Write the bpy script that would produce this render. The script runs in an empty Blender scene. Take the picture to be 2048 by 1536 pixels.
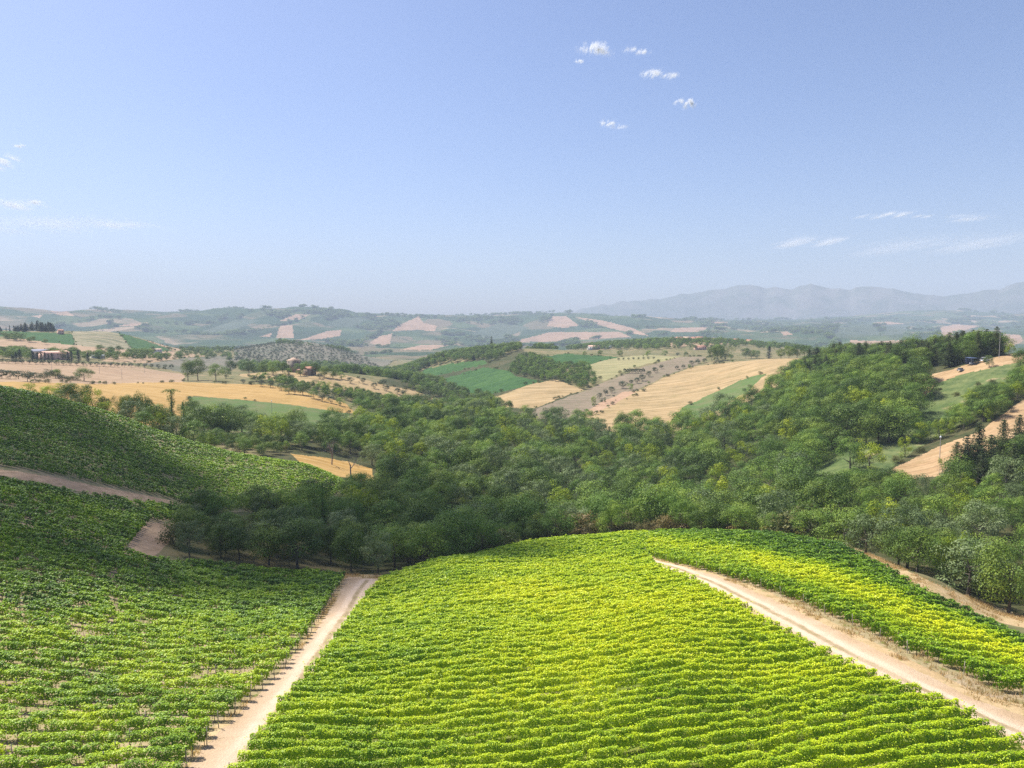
import bpy, math
import numpy as np

# ------------------------------------------------------------------ scene, camera, light
SC = bpy.context.scene
COL = SC.collection
rng = np.random.default_rng(11)
CZ = 100.0                                   # the drone's height, metres
PW, PH, PF = 2048.0, 1536.0, 1462.0          # photograph size and focal length in its pixels
PITCH = math.atan(118.0 / PF)
CP, SP = math.cos(PITCH), math.sin(PITCH)

cam = bpy.data.cameras.new('camera')
cam.sensor_width = 36.0
cam.lens = 36.0 * PF / PW
cam.clip_start, cam.clip_end = 0.5, 80000.0
camo = bpy.data.objects.new('camera', cam)
COL.objects.link(camo)
camo.location = (0, 0, CZ)
camo.rotation_euler = (math.pi / 2 - PITCH, 0, 0)
SC.camera = camo

SUN_AZ, SUN_EL = -56.0, 56.0                 # degrees: clockwise from straight ahead, above the horizon
sa, se = math.radians(SUN_AZ), math.radians(SUN_EL)
SUN = np.array([math.sin(sa) * math.cos(se), math.cos(sa) * math.cos(se), math.sin(se)])
sl = bpy.data.lights.new('sun', 'SUN')
sl.energy, sl.angle, sl.color = 5.0, math.radians(0.53), (1.0, 0.955, 0.88)
so = bpy.data.objects.new('sun', sl)
COL.objects.link(so)
so.rotation_euler = (math.pi / 2 - se, 0, -sa + math.pi)

world = bpy.data.worlds.new('World')
SC.world = world
world.use_nodes = True
wn, wl = world.node_tree.nodes, world.node_tree.links
bg = wn['Background']
sky = wn.new('ShaderNodeTexSky')
sky.sky_type, sky.sun_disc = 'NISHITA', False
sky.sun_elevation, sky.sun_rotation = se, sa
sky.altitude, sky.air_density, sky.dust_density, sky.ozone_density = 150.0, 1.0, 1.5, 3.0
air = wn.new('ShaderNodeMix')                # the photograph's sky leans to periwinkle
air.data_type, air.blend_type = 'RGBA', 'MULTIPLY'
air.inputs[0].default_value = 1.0
air.inputs[7].default_value = (0.885, 0.87, 0.985, 1)
wl.new(sky.outputs[0], air.inputs[6])
wl.new(air.outputs[2], bg.inputs['Color'])
bg.inputs['Strength'].default_value = 0.094

SC.view_settings.view_transform, SC.view_settings.look = 'Standard', 'None'
SC.view_settings.exposure, SC.view_settings.gamma = 0.8, 1.0
SC.render.engine = 'CYCLES'
cy = SC.cycles
cy.max_bounces, cy.diffuse_bounces, cy.glossy_bounces, cy.transmission_bounces = 5, 3, 2, 4
cy.transparent_max_bounces, cy.volume_bounces = 48, 0
cy.use_denoising = False
cy.denoiser = 'OPENIMAGEDENOISE'
cy.denoising_input_passes = 'RGB_ALBEDO_NORMAL'
cy.denoising_prefilter = 'FAST'
cy.use_adaptive_sampling = False
cy.caustics_reflective = cy.caustics_refractive = False

# ------------------------------------------------------------------ photograph <-> place
def ray(px, py):
    """azimuth and rise per metre of horizontal distance of the ray through a pixel"""
    u, v = (np.asarray(px, float) - PW / 2) / PF, (PH / 2 - np.asarray(py, float)) / PF
    fy, fz = CP + v * SP, -SP + v * CP
    return np.arctan2(u, fy), fz / np.hypot(u, fy)

def project(x, y, z):
    zc = z - CZ
    dep = np.maximum(y * CP - zc * SP, 1e-3)
    return PW / 2 + PF * x / dep, PH / 2 - PF * (y * SP + zc * CP) / dep

# ------------------------------------------------------------------ noise
def _hash(ix, iy, seed):
    h = (ix.astype(np.int64) * 374761393 + iy.astype(np.int64) * 668265263 + seed * 974634777) & 0xffffffff
    h = ((h ^ (h >> 13)) * 1274126177) & 0xffffffff
    return ((h ^ (h >> 16)) & 0xffff) / 65535.0

def vnoise(x, y, seed=0):
    x, y = np.asarray(x, float), np.asarray(y, float)
    ix, iy = np.floor(x), np.floor(y)
    fx, fy = x - ix, y - iy
    fx, fy = fx * fx * (3 - 2 * fx), fy * fy * (3 - 2 * fy)
    a, b = _hash(ix, iy, seed), _hash(ix + 1, iy, seed)
    c, d = _hash(ix, iy + 1, seed), _hash(ix + 1, iy + 1, seed)
    return (a + (b - a) * fx + (c - a) * fy + (a - b - c + d) * fx * fy) * 2 - 1

def fbm(x, y, seed=0, octaves=4):
    s, a = 0.0, 0.5
    for k in range(octaves):
        s = s + a * vnoise(x * 2 ** k + 17.3 * k, y * 2 ** k - 9.1 * k, seed + k)
        a *= 0.5
    return s

# ------------------------------------------------------------------ terrain heights
# per column of view: (horizontal distance, height below/above the drone if under 300, else the photo row it shows on)
L0 = [(12, -31), (34, -32.2)]
PROF = {
 -1500: L0 + [(70, -34), (120, -34), (200, -32), (300, -24), (360, -19), (450, -28), (700, -33), (1000, -32), (1300, -18), (1550, -6), (2000, -60), (3000, -110), (6000, 80), (8000, 40), (13500, 0)],
 -300: L0 + [(70, -34), (120, -35), (200, -34), (300, -26), (360, -21), (450, -30), (700, -33), (1000, -32), (1300, -19), (1550, -7), (2000, -60), (3000, -110), (6000, 105), (8000, 40), (13500, 0)],
 0: L0 + [(67, 1536), (90, -36), (120, -38), (165, -37.8), (200, 978), (215, 950), (260, 880), (320, 810), (350, 782), (366, 776), (420, -34.5), (480, 776), (560, 763), (650, 748), (720, 738), (850, 723), (900, 719), (1000, 712), (1150, 703), (1300, 682), (1450, 667), (1560, 660), (2000, -60), (3000, -110), (4200, 688), (5000, 655), (6000, 621), (7500, 40), (13500, 0)],
 200: L0 + [(62, 1536), (85, -37.3), (120, -41), (150, -42.8), (175, -44), (200, 1020), (230, 963), (270, 900), (320, 848), (345, 822), (400, 838), (450, 826), (520, 795), (600, 776), (680, 765), (750, 751), (850, 729), (900, 724), (1100, 707), (1300, 693), (1500, 662), (2000, -70), (3000, -110), (4200, 690), (5000, 660), (6000, 629), (7500, 40), (13500, 0)],
 400: L0 + [(58, 1536), (85, -38.3), (120, -44.5), (150, -49), (175, -51.5), (200, -53), (225, 1027), (260, 970), (300, 920), (325, 892), (370, 905), (430, 878), (490, 850), (560, 805), (620, 786), (690, 768), (760, 760), (900, 750), (1000, 738), (1300, 718), (1700, 702), (2500, -110), (3500, 700), (4800, 668), (6000, 627), (7500, 40), (13500, 0)],
 600: L0 + [(56, 1536), (85, -39), (120, -46.3), (150, -52), (185, -56), (210, -56), (235, 1022), (280, 960), (305, 930), (330, 946), (370, 920), (430, 885), (500, 848), (560, 818), (620, 793), (700, 772), (760, 751), (830, 741), (1000, 750), (1300, 738), (1500, 722), (1900, 683), (2600, -120), (3500, 705), (4800, 665), (6000, 618), (7500, 60), (13500, 0)],
 760: L0 + [(56, 1536), (85, -39.5), (120, -47.3), (150, 1156), (175, -58.5), (200, -64), (250, -70), (300, -72), (380, 940), (460, 885), (540, 848), (620, 818), (680, 798), (740, 774), (800, 757), (830, 752), (1000, 768), (1200, 750), (1500, 738), (1900, 718), (2600, -120), (3500, 703), (4800, 672), (6000, 634), (7500, 40), (13500, 0)],
 900: L0 + [(56, 1536), (85, -39), (120, -46), (160, 1126), (185, -61), (210, -68), (260, -74), (330, 985), (420, 910), (520, 857), (600, 835), (680, 820), (720, 808), (760, 795), (900, 762), (1000, 742), (1050, 731), (1150, 712), (1500, 732), (2500, -120), (3500, 703), (4800, 672), (6200, 632), (7500, 60), (13500, 0)],
 1050: L0 + [(56, 1536), (75, -37.6), (110, -44), (150, -51), (185, 1092), (215, -68), (260, -75), (330, -76), (420, 905), (500, 850), (600, 806), (700, 773), (800, 747), (900, 724), (1000, 706), (1100, 697), (1400, -58), (2500, -110), (3500, 700), (4800, 670), (6500, 624), (8000, 50), (13500, 0)],
 1200: L0 + [(56, 1536), (80, -37.8), (110, -43), (150, -49.8), (190, 1078), (215, -66), (260, -74), (330, -76), (400, 922), (470, 872), (530, 832), (570, 815), (640, 788), (720, 762), (800, 742), (950, 714), (1050, 705), (1300, 707), (1500, 694), (1800, 692), (2500, -110), (3500, 692), (4800, 662), (6300, 629), (8000, 50), (13500, 0)],
 1380: L0 + [(57, 1536), (80, -36.8), (110, -41.3), (150, -47.3), (190, 1071), (215, -63), (260, -71), (330, -73), (400, 907), (470, 857), (520, 828), (600, 792), (700, 759), (800, 732), (900, 714), (1100, 714), (1300, 692), (1500, 684), (1700, 684), (2500, -110), (3500, 690), (4800, 664), (6500, 639), (8000, 40), (13500, 0)],
 1550: L0 + [(59, 1536), (80, -37.2), (110, -40.8), (150, -46), (183, 1076), (205, -60), (250, -67), (320, -66), (390, 872), (450, 832), (520, 792), (600, 757), (700, 724), (760, 717), (900, 724), (1300, 702), (1700, 692), (2500, -110), (3500, 690), (5500, 660), (7000, 641), (8500, 40), (13500, 0)],
 1700: L0 + [(60, 1536), (80, -36.5), (110, -40), (140, -43.6), (168, 1100), (190, -55), (230, 1026), (280, 963), (320, 912), (360, 862), (400, 802), (450, 768), (500, 745), (600, 725), (700, 718), (900, 722), (1300, 707), (2500, -110), (3500, 690), (5500, 660), (7000, 645), (8500, 632), (13500, 0)],
 1850: L0 + [(63, 1536), (80, -36), (110, -39.8), (150, 1147), (175, -52.5), (220, 1063), (260, 993), (290, 947), (310, 917), (340, 882), (370, 848), (400, 800), (430, 764), (450, 743), (480, 729), (520, 722), (650, 735), (900, 727), (1300, 712), (2500, -110), (3500, 690), (5500, 668), (7000, 647), (8500, 624), (13500, 0)],
 2048: L0 + [(68, 1536), (90, -37.6), (115, -41.5), (140, 1243), (165, -53.5), (200, 1132), (240, 1023), (270, 953), (300, 902), (330, 852), (360, 806), (390, 770), (420, 737), (450, 714), (480, 706), (600, 722), (900, 722), (1300, 712), (2500, -110), (3500, 695), (5500, 668), (7000, 650), (8800, 627), (13500, 0)],
 2400: L0 + [(80, -36), (110, -40.5), (140, -46), (200, -57), (300, -48), (400, -28), (480, -16), (600, -25), (900, -45), (1300, -60), (2500, -110), (5500, -40), (8800, 130), (13500, 0)],
 3600: L0 + [(80, -36), (110, -40.5), (140, -46), (200, -57), (300, -48), (400, -28), (480, -16), (600, -25), (900, -45), (1300, -60), (2500, -110), (5500, -40), (8800, 130), (13500, 0)],
}

def pchip(x, y, xi):
    h, d = np.diff(x), np.diff(y, axis=0).T / np.diff(x)
    d = d.T
    m = np.zeros_like(y)
    if len(x) > 2:
        w1, w2 = 2 * h[1:] + h[:-1], h[1:] + 2 * h[:-1]
        if y.ndim > 1:
            w1, w2 = w1[:, None], w2[:, None]
        with np.errstate(divide='ignore', invalid='ignore'):
            mm = (w1 + w2) / (w1 / d[:-1] + w2 / d[1:])
        m[1:-1] = np.where(d[:-1] * d[1:] > 0, mm, 0.0)
    m[0], m[-1] = d[0], d[-1]
    k = np.clip(np.searchsorted(x, xi) - 1, 0, len(x) - 2)
    hk = h[k]
    s = (xi - x[k]) / hk
    if y.ndim > 1:
        s, hk = s[:, None], hk[:, None]
    return ((1 + 2 * s) * (1 - s) ** 2 * y[k] + s * (1 - s) ** 2 * hk * m[k]
            + s * s * (3 - 2 * s) * y[k + 1] + s * s * (s - 1) * hk * m[k + 1])

LN0, LN1, NLN = math.log(12.0), math.log(13500.0), 900
lnr = np.linspace(LN0, LN1, NLN)
cols = sorted(PROF)
tab = []
for c in cols:
    rr = np.array([a for a, _ in PROF[c]], float)
    tt = np.array([(ray(c, b)[1] if b >= 300 else b / a) for a, b in PROF[c]], float)
    tab.append(pchip(np.log(rr), tt, lnr))
tab = np.array(tab)                                        # columns x distance
AZC = np.array([math.atan((c - 1024) / PF) for c in cols])
AZ0, AZ1, NAZ = AZC[0], AZC[-1], 700
azg = np.linspace(AZ0, AZ1, NAZ)
TAB = pchip(AZC, tab, azg)
for _ in range(10):                                        # soften along the azimuth
    TAB[1:-1] = (TAB[:-2] + 2 * TAB[1:-1] + TAB[2:]) / 4
for _ in range(6):
    TAB[:, 1:-1] = (TAB[:, :-2] + 2 * TAB[:, 1:-1] + TAB[:, 2:]) / 4

def height(x, y):
    x, y = np.asarray(x, float), np.asarray(y, float)
    r = np.maximum(np.hypot(x, y), 12.01)
    az = np.arctan2(x, y)
    fa = np.clip((az - AZ0) / (AZ1 - AZ0) * (NAZ - 1), 0, NAZ - 1.001)
    fr = np.clip((np.log(r) - LN0) / (LN1 - LN0) * (NLN - 1), 0, NLN - 1.001)
    ia, ir = fa.astype(int), fr.astype(int)
    fa, fr = fa - ia, fr - ir
    t = ((TAB[ia, ir] * (1 - fa) + TAB[ia + 1, ir] * fa) * (1 - fr)
         + (TAB[ia, ir + 1] * (1 - fa) + TAB[ia + 1, ir + 1] * fa) * fr)
    z = CZ + t * r
    w = np.clip((r - 2200) / 1500, 0, 1)
    z = z + w * (78 * (0.35 - np.abs(fbm(x / 620, y / 800, 31, 4))) + 50 * fbm(x / 2000 + 3, y / 1300, 35, 2))
    z = z + 0.25 * fbm(x / 9, y / 9, 3, 3) + np.clip((r - 250) / 300, 0, 1) * 1.5 * fbm(x / 60, y / 60, 5, 2)
    return z

def ground(px, py, r0, r1):
    """where the ray through a photo pixel meets the ground between two distances"""
    az, t = ray(px, py)
    r = np.exp(np.linspace(math.log(r0), math.log(r1), 400))
    x, y = np.sin(az) * r, np.cos(az) * r
    e = (height(x, y) - CZ) / r - t
    k = np.nonzero((e[:-1] < 0) & (e[1:] >= 0))[0]
    if len(k):
        i = k[0]
        q = e[i] / (e[i] - e[i + 1])
        rr = r[i] + q * (r[i + 1] - r[i])
    else:
        rr = r[np.argmin(np.abs(e))]
    x, y = math.sin(az) * rr, math.cos(az) * rr
    return np.array([x, y, float(height(x, y))])

def inside(px, py, poly):
    P = np.asarray(poly, float)
    res = np.zeros(np.shape(px), bool)
    for (x0, y0), (x1, y1) in zip(P, np.roll(P, -1, 0)):
        if y0 == y1:
            continue
        c = (py < y0) != (py < y1)
        res ^= c & (px < (x1 - x0) * (py - y0) / (y1 - y0) + x0)
    return res

# ------------------------------------------------------------------ mesh and object helpers
def raw_mesh(name, V, faces, attrs=None, smooth=False, mats=(), mat_index=None):
    """V (n,3); faces (m,k) with k constant"""
    me = bpy.data.meshes.new(name)
    V = np.ascontiguousarray(V, np.float32)
    faces = np.ascontiguousarray(faces, np.int32)
    m, k = faces.shape
    me.vertices.add(len(V))
    me.vertices.foreach_set('co', V.ravel())
    me.loops.add(m * k)
    me.loops.foreach_set('vertex_index', faces.ravel())
    me.polygons.add(m)
    me.polygons.foreach_set('loop_start', np.arange(0, m * k, k, dtype=np.int32))
    if smooth:
        me.polygons.foreach_set('use_smooth', np.ones(m, bool))
    if mat_index is not None:
        me.polygons.foreach_set('material_index', np.ascontiguousarray(mat_index, np.int32))
    for nm, arr in (attrs or {}).items():
        a = me.attributes.new(nm, 'FLOAT', 'POINT')
        a.data.foreach_set('value', np.ascontiguousarray(arr, np.float32))
    for mt in mats:
        me.materials.append(mt)
    me.update(calc_edges=True)
    return me

def link(name, data, parent=None, loc=(0, 0, 0)):
    o = bpy.data.objects.new(name, data)
    COL.objects.link(o)
    o.location = loc
    if parent is not None:
        o.parent = parent
    return o

def tag(o, label=None, cat=None, group=None, kind=None):
    if label: o['label'] = label
    if cat: o['category'] = cat
    if group: o['group'] = group
    if kind: o['kind'] = kind
    return o

# ------------------------------------------------------------------ materials
def new_mat(name):
    m = bpy.data.materials.new(name)
    m.use_nodes = True
    n, l = m.node_tree.nodes, m.node_tree.links
    n.clear()
    out = n.new('ShaderNodeOutputMaterial')
    return m, n, l, out

def noise_node(n, l, vec, scale, detail=4.0, rough=0.55):
    t = n.new('ShaderNodeTexNoise')
    t.inputs['Scale'].default_value, t.inputs['Detail'].default_value = scale, detail
    t.inputs['Roughness'].default_value = rough
    if vec is not None:
        l.new(vec, t.inputs['Vector'])
    return t.outputs['Fac']

def ramp(n, l, fac, stops):
    r = n.new('ShaderNodeValToRGB')
    e = r.color_ramp.elements
    while len(e) < len(stops):
        e.new(0.5)
    for el, (p, c) in zip(e, stops):
        el.position, el.color = p, (*c, 1)
    l.new(fac, r.inputs['Fac'])
    return r.outputs['Color']

def mixc(n, l, fac, a, b, blend='MIX'):
    m = n.new('ShaderNodeMix')
    m.data_type, m.blend_type = 'RGBA', blend
    for val, s in ((fac, m.inputs[0]), (a, m.inputs[6]), (b, m.inputs[7])):
        if isinstance(val, (int, float)):
            s.default_value = val
        elif isinstance(val, tuple):
            s.default_value = (*val, 1)
        else:
            l.new(val, s)
    return m.outputs[2]

def mathn(n, l, op, a, b=None, c=None):
    m = n.new('ShaderNodeMath')
    m.operation = op
    for i, v in enumerate((a, b, c)):
        if v is None: continue
        if isinstance(v, (int, float)): m.inputs[i].default_value = v
        else: l.new(v, m.inputs[i])
    return m.outputs[0]

def ground_mat(name, c1, c2, c3, s1=0.03, s2=0.4, s3=3.0, stripes=None, spots=None, bump=0.4):
    """soil or grass: c1/c2 in large patches, c3 in finer flecks; stripes = (angle, width, colour, strength)"""
    m, n, l, out = new_mat(name)
    pos = n.new('ShaderNodeNewGeometry').outputs['Position']
    a = noise_node(n, l, pos, s1, 5, 0.6)
    b = noise_node(n, l, pos, s2, 5, 0.65)
    c = noise_node(n, l, pos, s3, 4, 0.7)
    col = mixc(n, l, ramp(n, l, a, [(0.35, (0, 0, 0)), (0.65, (1, 1, 1))]), c1, c2)
    col = mixc(n, l, ramp(n, l, b, [(0.42, (0, 0, 0)), (0.68, (1, 1, 1))]), col, c3)
    if stripes:
        ang, wid, sc, st = stripes
        mp = n.new('ShaderNodeMapping')
        mp.inputs['Rotation'].default_value = (0, 0, math.radians(ang))
        mp.inputs['Scale'].default_value = (0.02, 1.0 / wid, 0)
        l.new(pos, mp.inputs['Vector'])
        w = noise_node(n, l, mp.outputs[0], 1.0, 3, 0.6)
        col = mixc(n, l, mathn(n, l, 'MULTIPLY', ramp(n, l, w, [(0.42, (0, 0, 0)), (0.6, (1, 1, 1))]), st), col, sc)
        m2 = n.new('ShaderNodeMapping')
        m2.inputs['Rotation'].default_value = (0, 0, math.radians(ang))
        m2.inputs['Scale'].default_value = (0.012, 2.3 / wid, 0)
        l.new(pos, m2.inputs['Vector'])
        w2 = noise_node(n, l, m2.outputs[0], 1.0, 2, 0.5)
        dk = n.new('ShaderNodeHueSaturation'); l.new(col, dk.inputs['Color']); dk.inputs['Value'].default_value = 0.72
        col = mixc(n, l, mathn(n, l, 'MULTIPLY', ramp(n, l, w2, [(0.55, (0, 0, 0)), (0.63, (1, 1, 1))]), 0.75), col, dk.outputs[0])
        weedy = noise_node(n, l, pos, s1 * 2.7, 6, 0.7)
        col = mixc(n, l, mathn(n, l, 'MULTIPLY', ramp(n, l, weedy, [(0.56, (0, 0, 0)), (0.72, (1, 1, 1))]), 0.55), col, tuple(v * q for v, q in zip(c3, (0.72, 0.86, 0.7))))
    if spots:
        sc, ss, lo = spots
        s = noise_node(n, l, pos, ss, 3, 0.6)
        col = mixc(n, l, ramp(n, l, s, [(lo, (0, 0, 0)), (lo + 0.08, (1, 1, 1))]), col, sc)
    g = n.new('ShaderNodeHueSaturation')
    l.new(col, g.inputs['Color'])
    l.new(mathn(n, l, 'MULTIPLY_ADD', c, 0.7, 0.65), g.inputs['Value'])
    bs = n.new('ShaderNodeBsdfPrincipled')
    bs.inputs['Roughness'].default_value = 0.95
    bs.inputs['Specular IOR Level'].default_value = 0.1
    l.new(g.outputs[0], bs.inputs['Base Color'])
    if bump:
        bp = n.new('ShaderNodeBump')
        bp.inputs['Strength'].default_value, bp.inputs['Distance'].default_value = bump, 0.4
        l.new(c, bp.inputs['Height'])
        l.new(bp.outputs[0], bs.inputs['Normal'])
    l.new(bs.outputs[0], out.inputs['Surface'])
    return m

def plain_mat(name, col, rough=0.8, var=0.15, scale=2.0, spec=0.3):
    m, n, l, out = new_mat(name)
    pos = n.new('ShaderNodeNewGeometry').outputs['Position']
    a = noise_node(n, l, pos, scale, 4, 0.6)
    g = n.new('ShaderNodeHueSaturation')
    g.inputs['Color'].default_value = (*col, 1)
    l.new(mathn(n, l, 'MULTIPLY_ADD', a, 2 * var, 1 - var), g.inputs['Value'])
    bs = n.new('ShaderNodeBsdfPrincipled')
    bs.inputs['Roughness'].default_value = rough
    bs.inputs['Specular IOR Level'].default_value = spec
    l.new(g.outputs[0], bs.inputs['Base Color'])
    l.new(bs.outputs[0], out.inputs['Surface'])
    return m

# ------------------------------------------------------------------ land: one fine sheet, cut into fields
EDGE_PX = [-1500, 0, 200, 400, 600, 700, 760, 900, 1050, 1200, 1380, 1550, 1700, 1850, 2048, 2400, 3600]
EDGE_R = [366, 366, 345, 325, 308, 318, 166, 168, 186, 191, 191, 184, 170, 153, 143, 140, 140]      # the near crest
FRONT_R = [224, 224, 224, 224, 200, 178, 166, 168, 186, 191, 191, 184, 170, 153, 143, 140, 140]     # end of the near fields

C_SAND, C_SAND2, C_STRAW = (0.40, 0.285, 0.19), (0.46, 0.34, 0.235), (0.47, 0.33, 0.16)
M_G = {
 'terrain': ground_mat('dry_meadow', (0.15, 0.14, 0.06), (0.25, 0.19, 0.10), (0.08, 0.095, 0.035), 0.02, 0.12, 1.2),
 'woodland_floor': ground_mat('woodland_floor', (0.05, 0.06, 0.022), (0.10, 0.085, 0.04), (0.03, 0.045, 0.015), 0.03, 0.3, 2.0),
 'verge': ground_mat('straw_verge', (0.416, 0.291, 0.156), (0.499, 0.374, 0.208), (0.291, 0.208, 0.088), 0.15, 0.6, 4.0, spots=((0.187, 0.208, 0.062), 0.9, 0.62)),
 'path': ground_mat('grey_path', (0.385, 0.263, 0.167), (0.472, 0.327, 0.201), (0.278, 0.191, 0.112), 0.12, 0.5, 4.0),
 'soil_green': ground_mat('grassy_soil', (0.150, 0.188, 0.034), (0.203, 0.203, 0.053), (0.090, 0.135, 0.022), 0.05, 0.5, 4.0, spots=((0.345, 0.255, 0.150), 0.18, 0.66)),
 'soil_sand': ground_mat('sandy_soil', (0.360, 0.272, 0.176), (0.320, 0.264, 0.136), (0.224, 0.184, 0.080), 0.05, 0.4, 3.0, spots=((0.136, 0.160, 0.040), 0.5, 0.6)),
 'soil_slope': ground_mat('slope_soil', (0.198, 0.171, 0.090), (0.270, 0.216, 0.135), (0.108, 0.126, 0.045), 0.05, 0.3, 2.0),
 'wheat': ground_mat('ripe_wheat', (0.360, 0.216, 0.066), (0.388, 0.249, 0.089), (0.301, 0.183, 0.055), 0.012, 0.08, 0.7, stripes=(-8, 5.0, (0.431, 0.287, 0.117), 0.7)),
 'stubble': ground_mat('stubble', (0.317, 0.211, 0.129), (0.357, 0.249, 0.151), (0.261, 0.177, 0.106), 0.01, 0.07, 0.6, stripes=(6, 6.0, (0.381, 0.272, 0.174), 0.5)),
 'straw': ground_mat('straw', (0.341, 0.236, 0.114), (0.296, 0.211, 0.102), (0.228, 0.168, 0.078), 0.012, 0.06, 0.5, stripes=(58, 5.0, (0.417, 0.303, 0.163), 0.75)),
 'meadow': ground_mat('green_meadow', (0.069, 0.126, 0.032), (0.105, 0.150, 0.045), (0.138, 0.146, 0.061), 0.012, 0.08, 0.8),
 'grass': ground_mat('pale_grass', (0.232, 0.212, 0.100), (0.264, 0.232, 0.116), (0.192, 0.188, 0.084), 0.012, 0.06, 0.6, stripes=(40, 6.0, (0.376, 0.328, 0.160), 0.5)),
 'rough': ground_mat('rough_grass', (0.094, 0.133, 0.040), (0.151, 0.169, 0.065), (0.054, 0.086, 0.029), 0.03, 0.16, 0.9, spots=((0.288, 0.230, 0.122), 0.05, 0.6)),
 'plough': ground_mat('ploughed', (0.180, 0.140, 0.095), (0.234, 0.180, 0.122), (0.135, 0.126, 0.068), 0.02, 0.15, 0.9, stripes=(48, 3.0, (0.270, 0.207, 0.144), 0.5)),
 'red': ground_mat('red_earth', (0.357, 0.212, 0.140), (0.399, 0.264, 0.170), (0.306, 0.204, 0.119), 0.02, 0.2, 0.9),
 'brown': ground_mat('brown_field', (0.355, 0.222, 0.115), (0.392, 0.267, 0.148), (0.296, 0.193, 0.096), 0.02, 0.15, 0.8, stripes=(30, 3.5, (0.408, 0.289, 0.163), 0.6)),
 'vine_far': ground_mat('vine_leaves_far', (0.048, 0.109, 0.027), (0.071, 0.138, 0.033), (0.033, 0.076, 0.021), 0.012, 0.1, 0.5, stripes=(50, 2.6, (0.019, 0.062, 0.017), 0.7)),
 'vine_pale': ground_mat('young_vines', (0.323, 0.264, 0.170), (0.281, 0.246, 0.145), (0.246, 0.212, 0.119), 0.01, 0.1, 0.6, stripes=(66, 6.0, (0.085, 0.102, 0.051), 0.8)),
 'olive_slope': ground_mat('olive_slope', (0.105, 0.115, 0.072), (0.149, 0.137, 0.096), (0.186, 0.158, 0.120), 0.006, 0.03, 0.2),
 'tan_far': ground_mat('far_stubble', (0.347, 0.223, 0.137), (0.298, 0.191, 0.120), (0.256, 0.169, 0.103), 0.003, 0.012, 0.05),
 'green_far': ground_mat('far_meadow', (0.060, 0.087, 0.045), (0.078, 0.096, 0.052), (0.045, 0.068, 0.032), 0.003, 0.012, 0.05),
}

def hills_mat():
    """patchwork of fields, hedges and woods on the far ridges"""
    m, n, l, out = new_mat('hill_patchwork')
    pos = n.new('ShaderNodeNewGeometry').outputs['Position']
    wob = n.new('ShaderNodeTexNoise')
    wob.inputs['Scale'].default_value, wob.inputs['Detail'].default_value = 0.004, 3
    l.new(pos, wob.inputs['Vector'])
    add = n.new('ShaderNodeVectorMath'); add.operation = 'MULTIPLY_ADD'
    l.new(wob.outputs['Color'], add.inputs[0]); add.inputs[1].default_value = (160, 160, 0); l.new(pos, add.inputs[2])
    mp = n.new('ShaderNodeMapping'); mp.inputs['Scale'].default_value = (1 / 230, 1 / 300, 0); mp.inputs['Rotation'].default_value = (0, 0, 0.5)
    l.new(add.outputs[0], mp.inputs['Vector'])
    v = n.new('ShaderNodeTexVoronoi'); v.distance = 'CHEBYCHEV'; v.inputs['Scale'].default_value = 1
    l.new(mp.outputs[0], v.inputs['Vector'])
    sp = n.new('ShaderNodeSeparateColor'); l.new(v.outputs['Color'], sp.inputs[0])
    col = ramp(n, l, sp.outputs[0], [(0.0, (0.035, 0.055, 0.026)), (0.42, (0.04, 0.07, 0.028)), (0.46, (0.075, 0.105, 0.04)), (0.64, (0.09, 0.115, 0.05)), (0.68, (0.13, 0.115, 0.065)), (0.86, (0.17, 0.135, 0.08)), (0.90, (0.30, 0.22, 0.14)), (1.0, (0.24, 0.19, 0.12))])
    for k, el in enumerate(()): pass
    v2 = n.new('ShaderNodeTexVoronoi'); v2.distance = 'CHEBYCHEV'; v2.feature = 'F2'; v2.inputs['Scale'].default_value = 1
    l.new(mp.outputs[0], v2.inputs['Vector'])
    edge = mathn(n, l, 'SUBTRACT', v2.outputs['Distance'], v.outputs['Distance'])
    hedge = ramp(n, l, edge, [(0.02, (1, 1, 1)), (0.06, (0, 0, 0))])
    big = noise_node(n, l, pos, 0.0011, 5, 0.6)
    wood = ramp(n, l, big, [(0.50, (0, 0, 0)), (0.56, (1, 1, 1))])
    fine = noise_node(n, l, pos, 0.02, 4, 0.7)
    col = mixc(n, l, mathn(n, l, 'MULTIPLY', hedge, 0.7), col, (0.05, 0.08, 0.035))
    col = mixc(n, l, wood, col, (0.045, 0.075, 0.03))
    g = n.new('ShaderNodeHueSaturation'); l.new(col, g.inputs['Color'])
    l.new(mathn(n, l, 'MULTIPLY_ADD', fine, 0.9, 0.55), g.inputs['Value'])
    bs = n.new('ShaderNodeBsdfPrincipled'); bs.inputs['Roughness'].default_value = 1.0; bs.inputs['Specular IOR Level'].default_value = 0.0
    l.new(g.outputs[0], bs.inputs['Base Color'])
    l.new(bs.outputs[0], out.inputs['Surface'])
    return m

M_G['hills'] = hills_mat()

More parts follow.
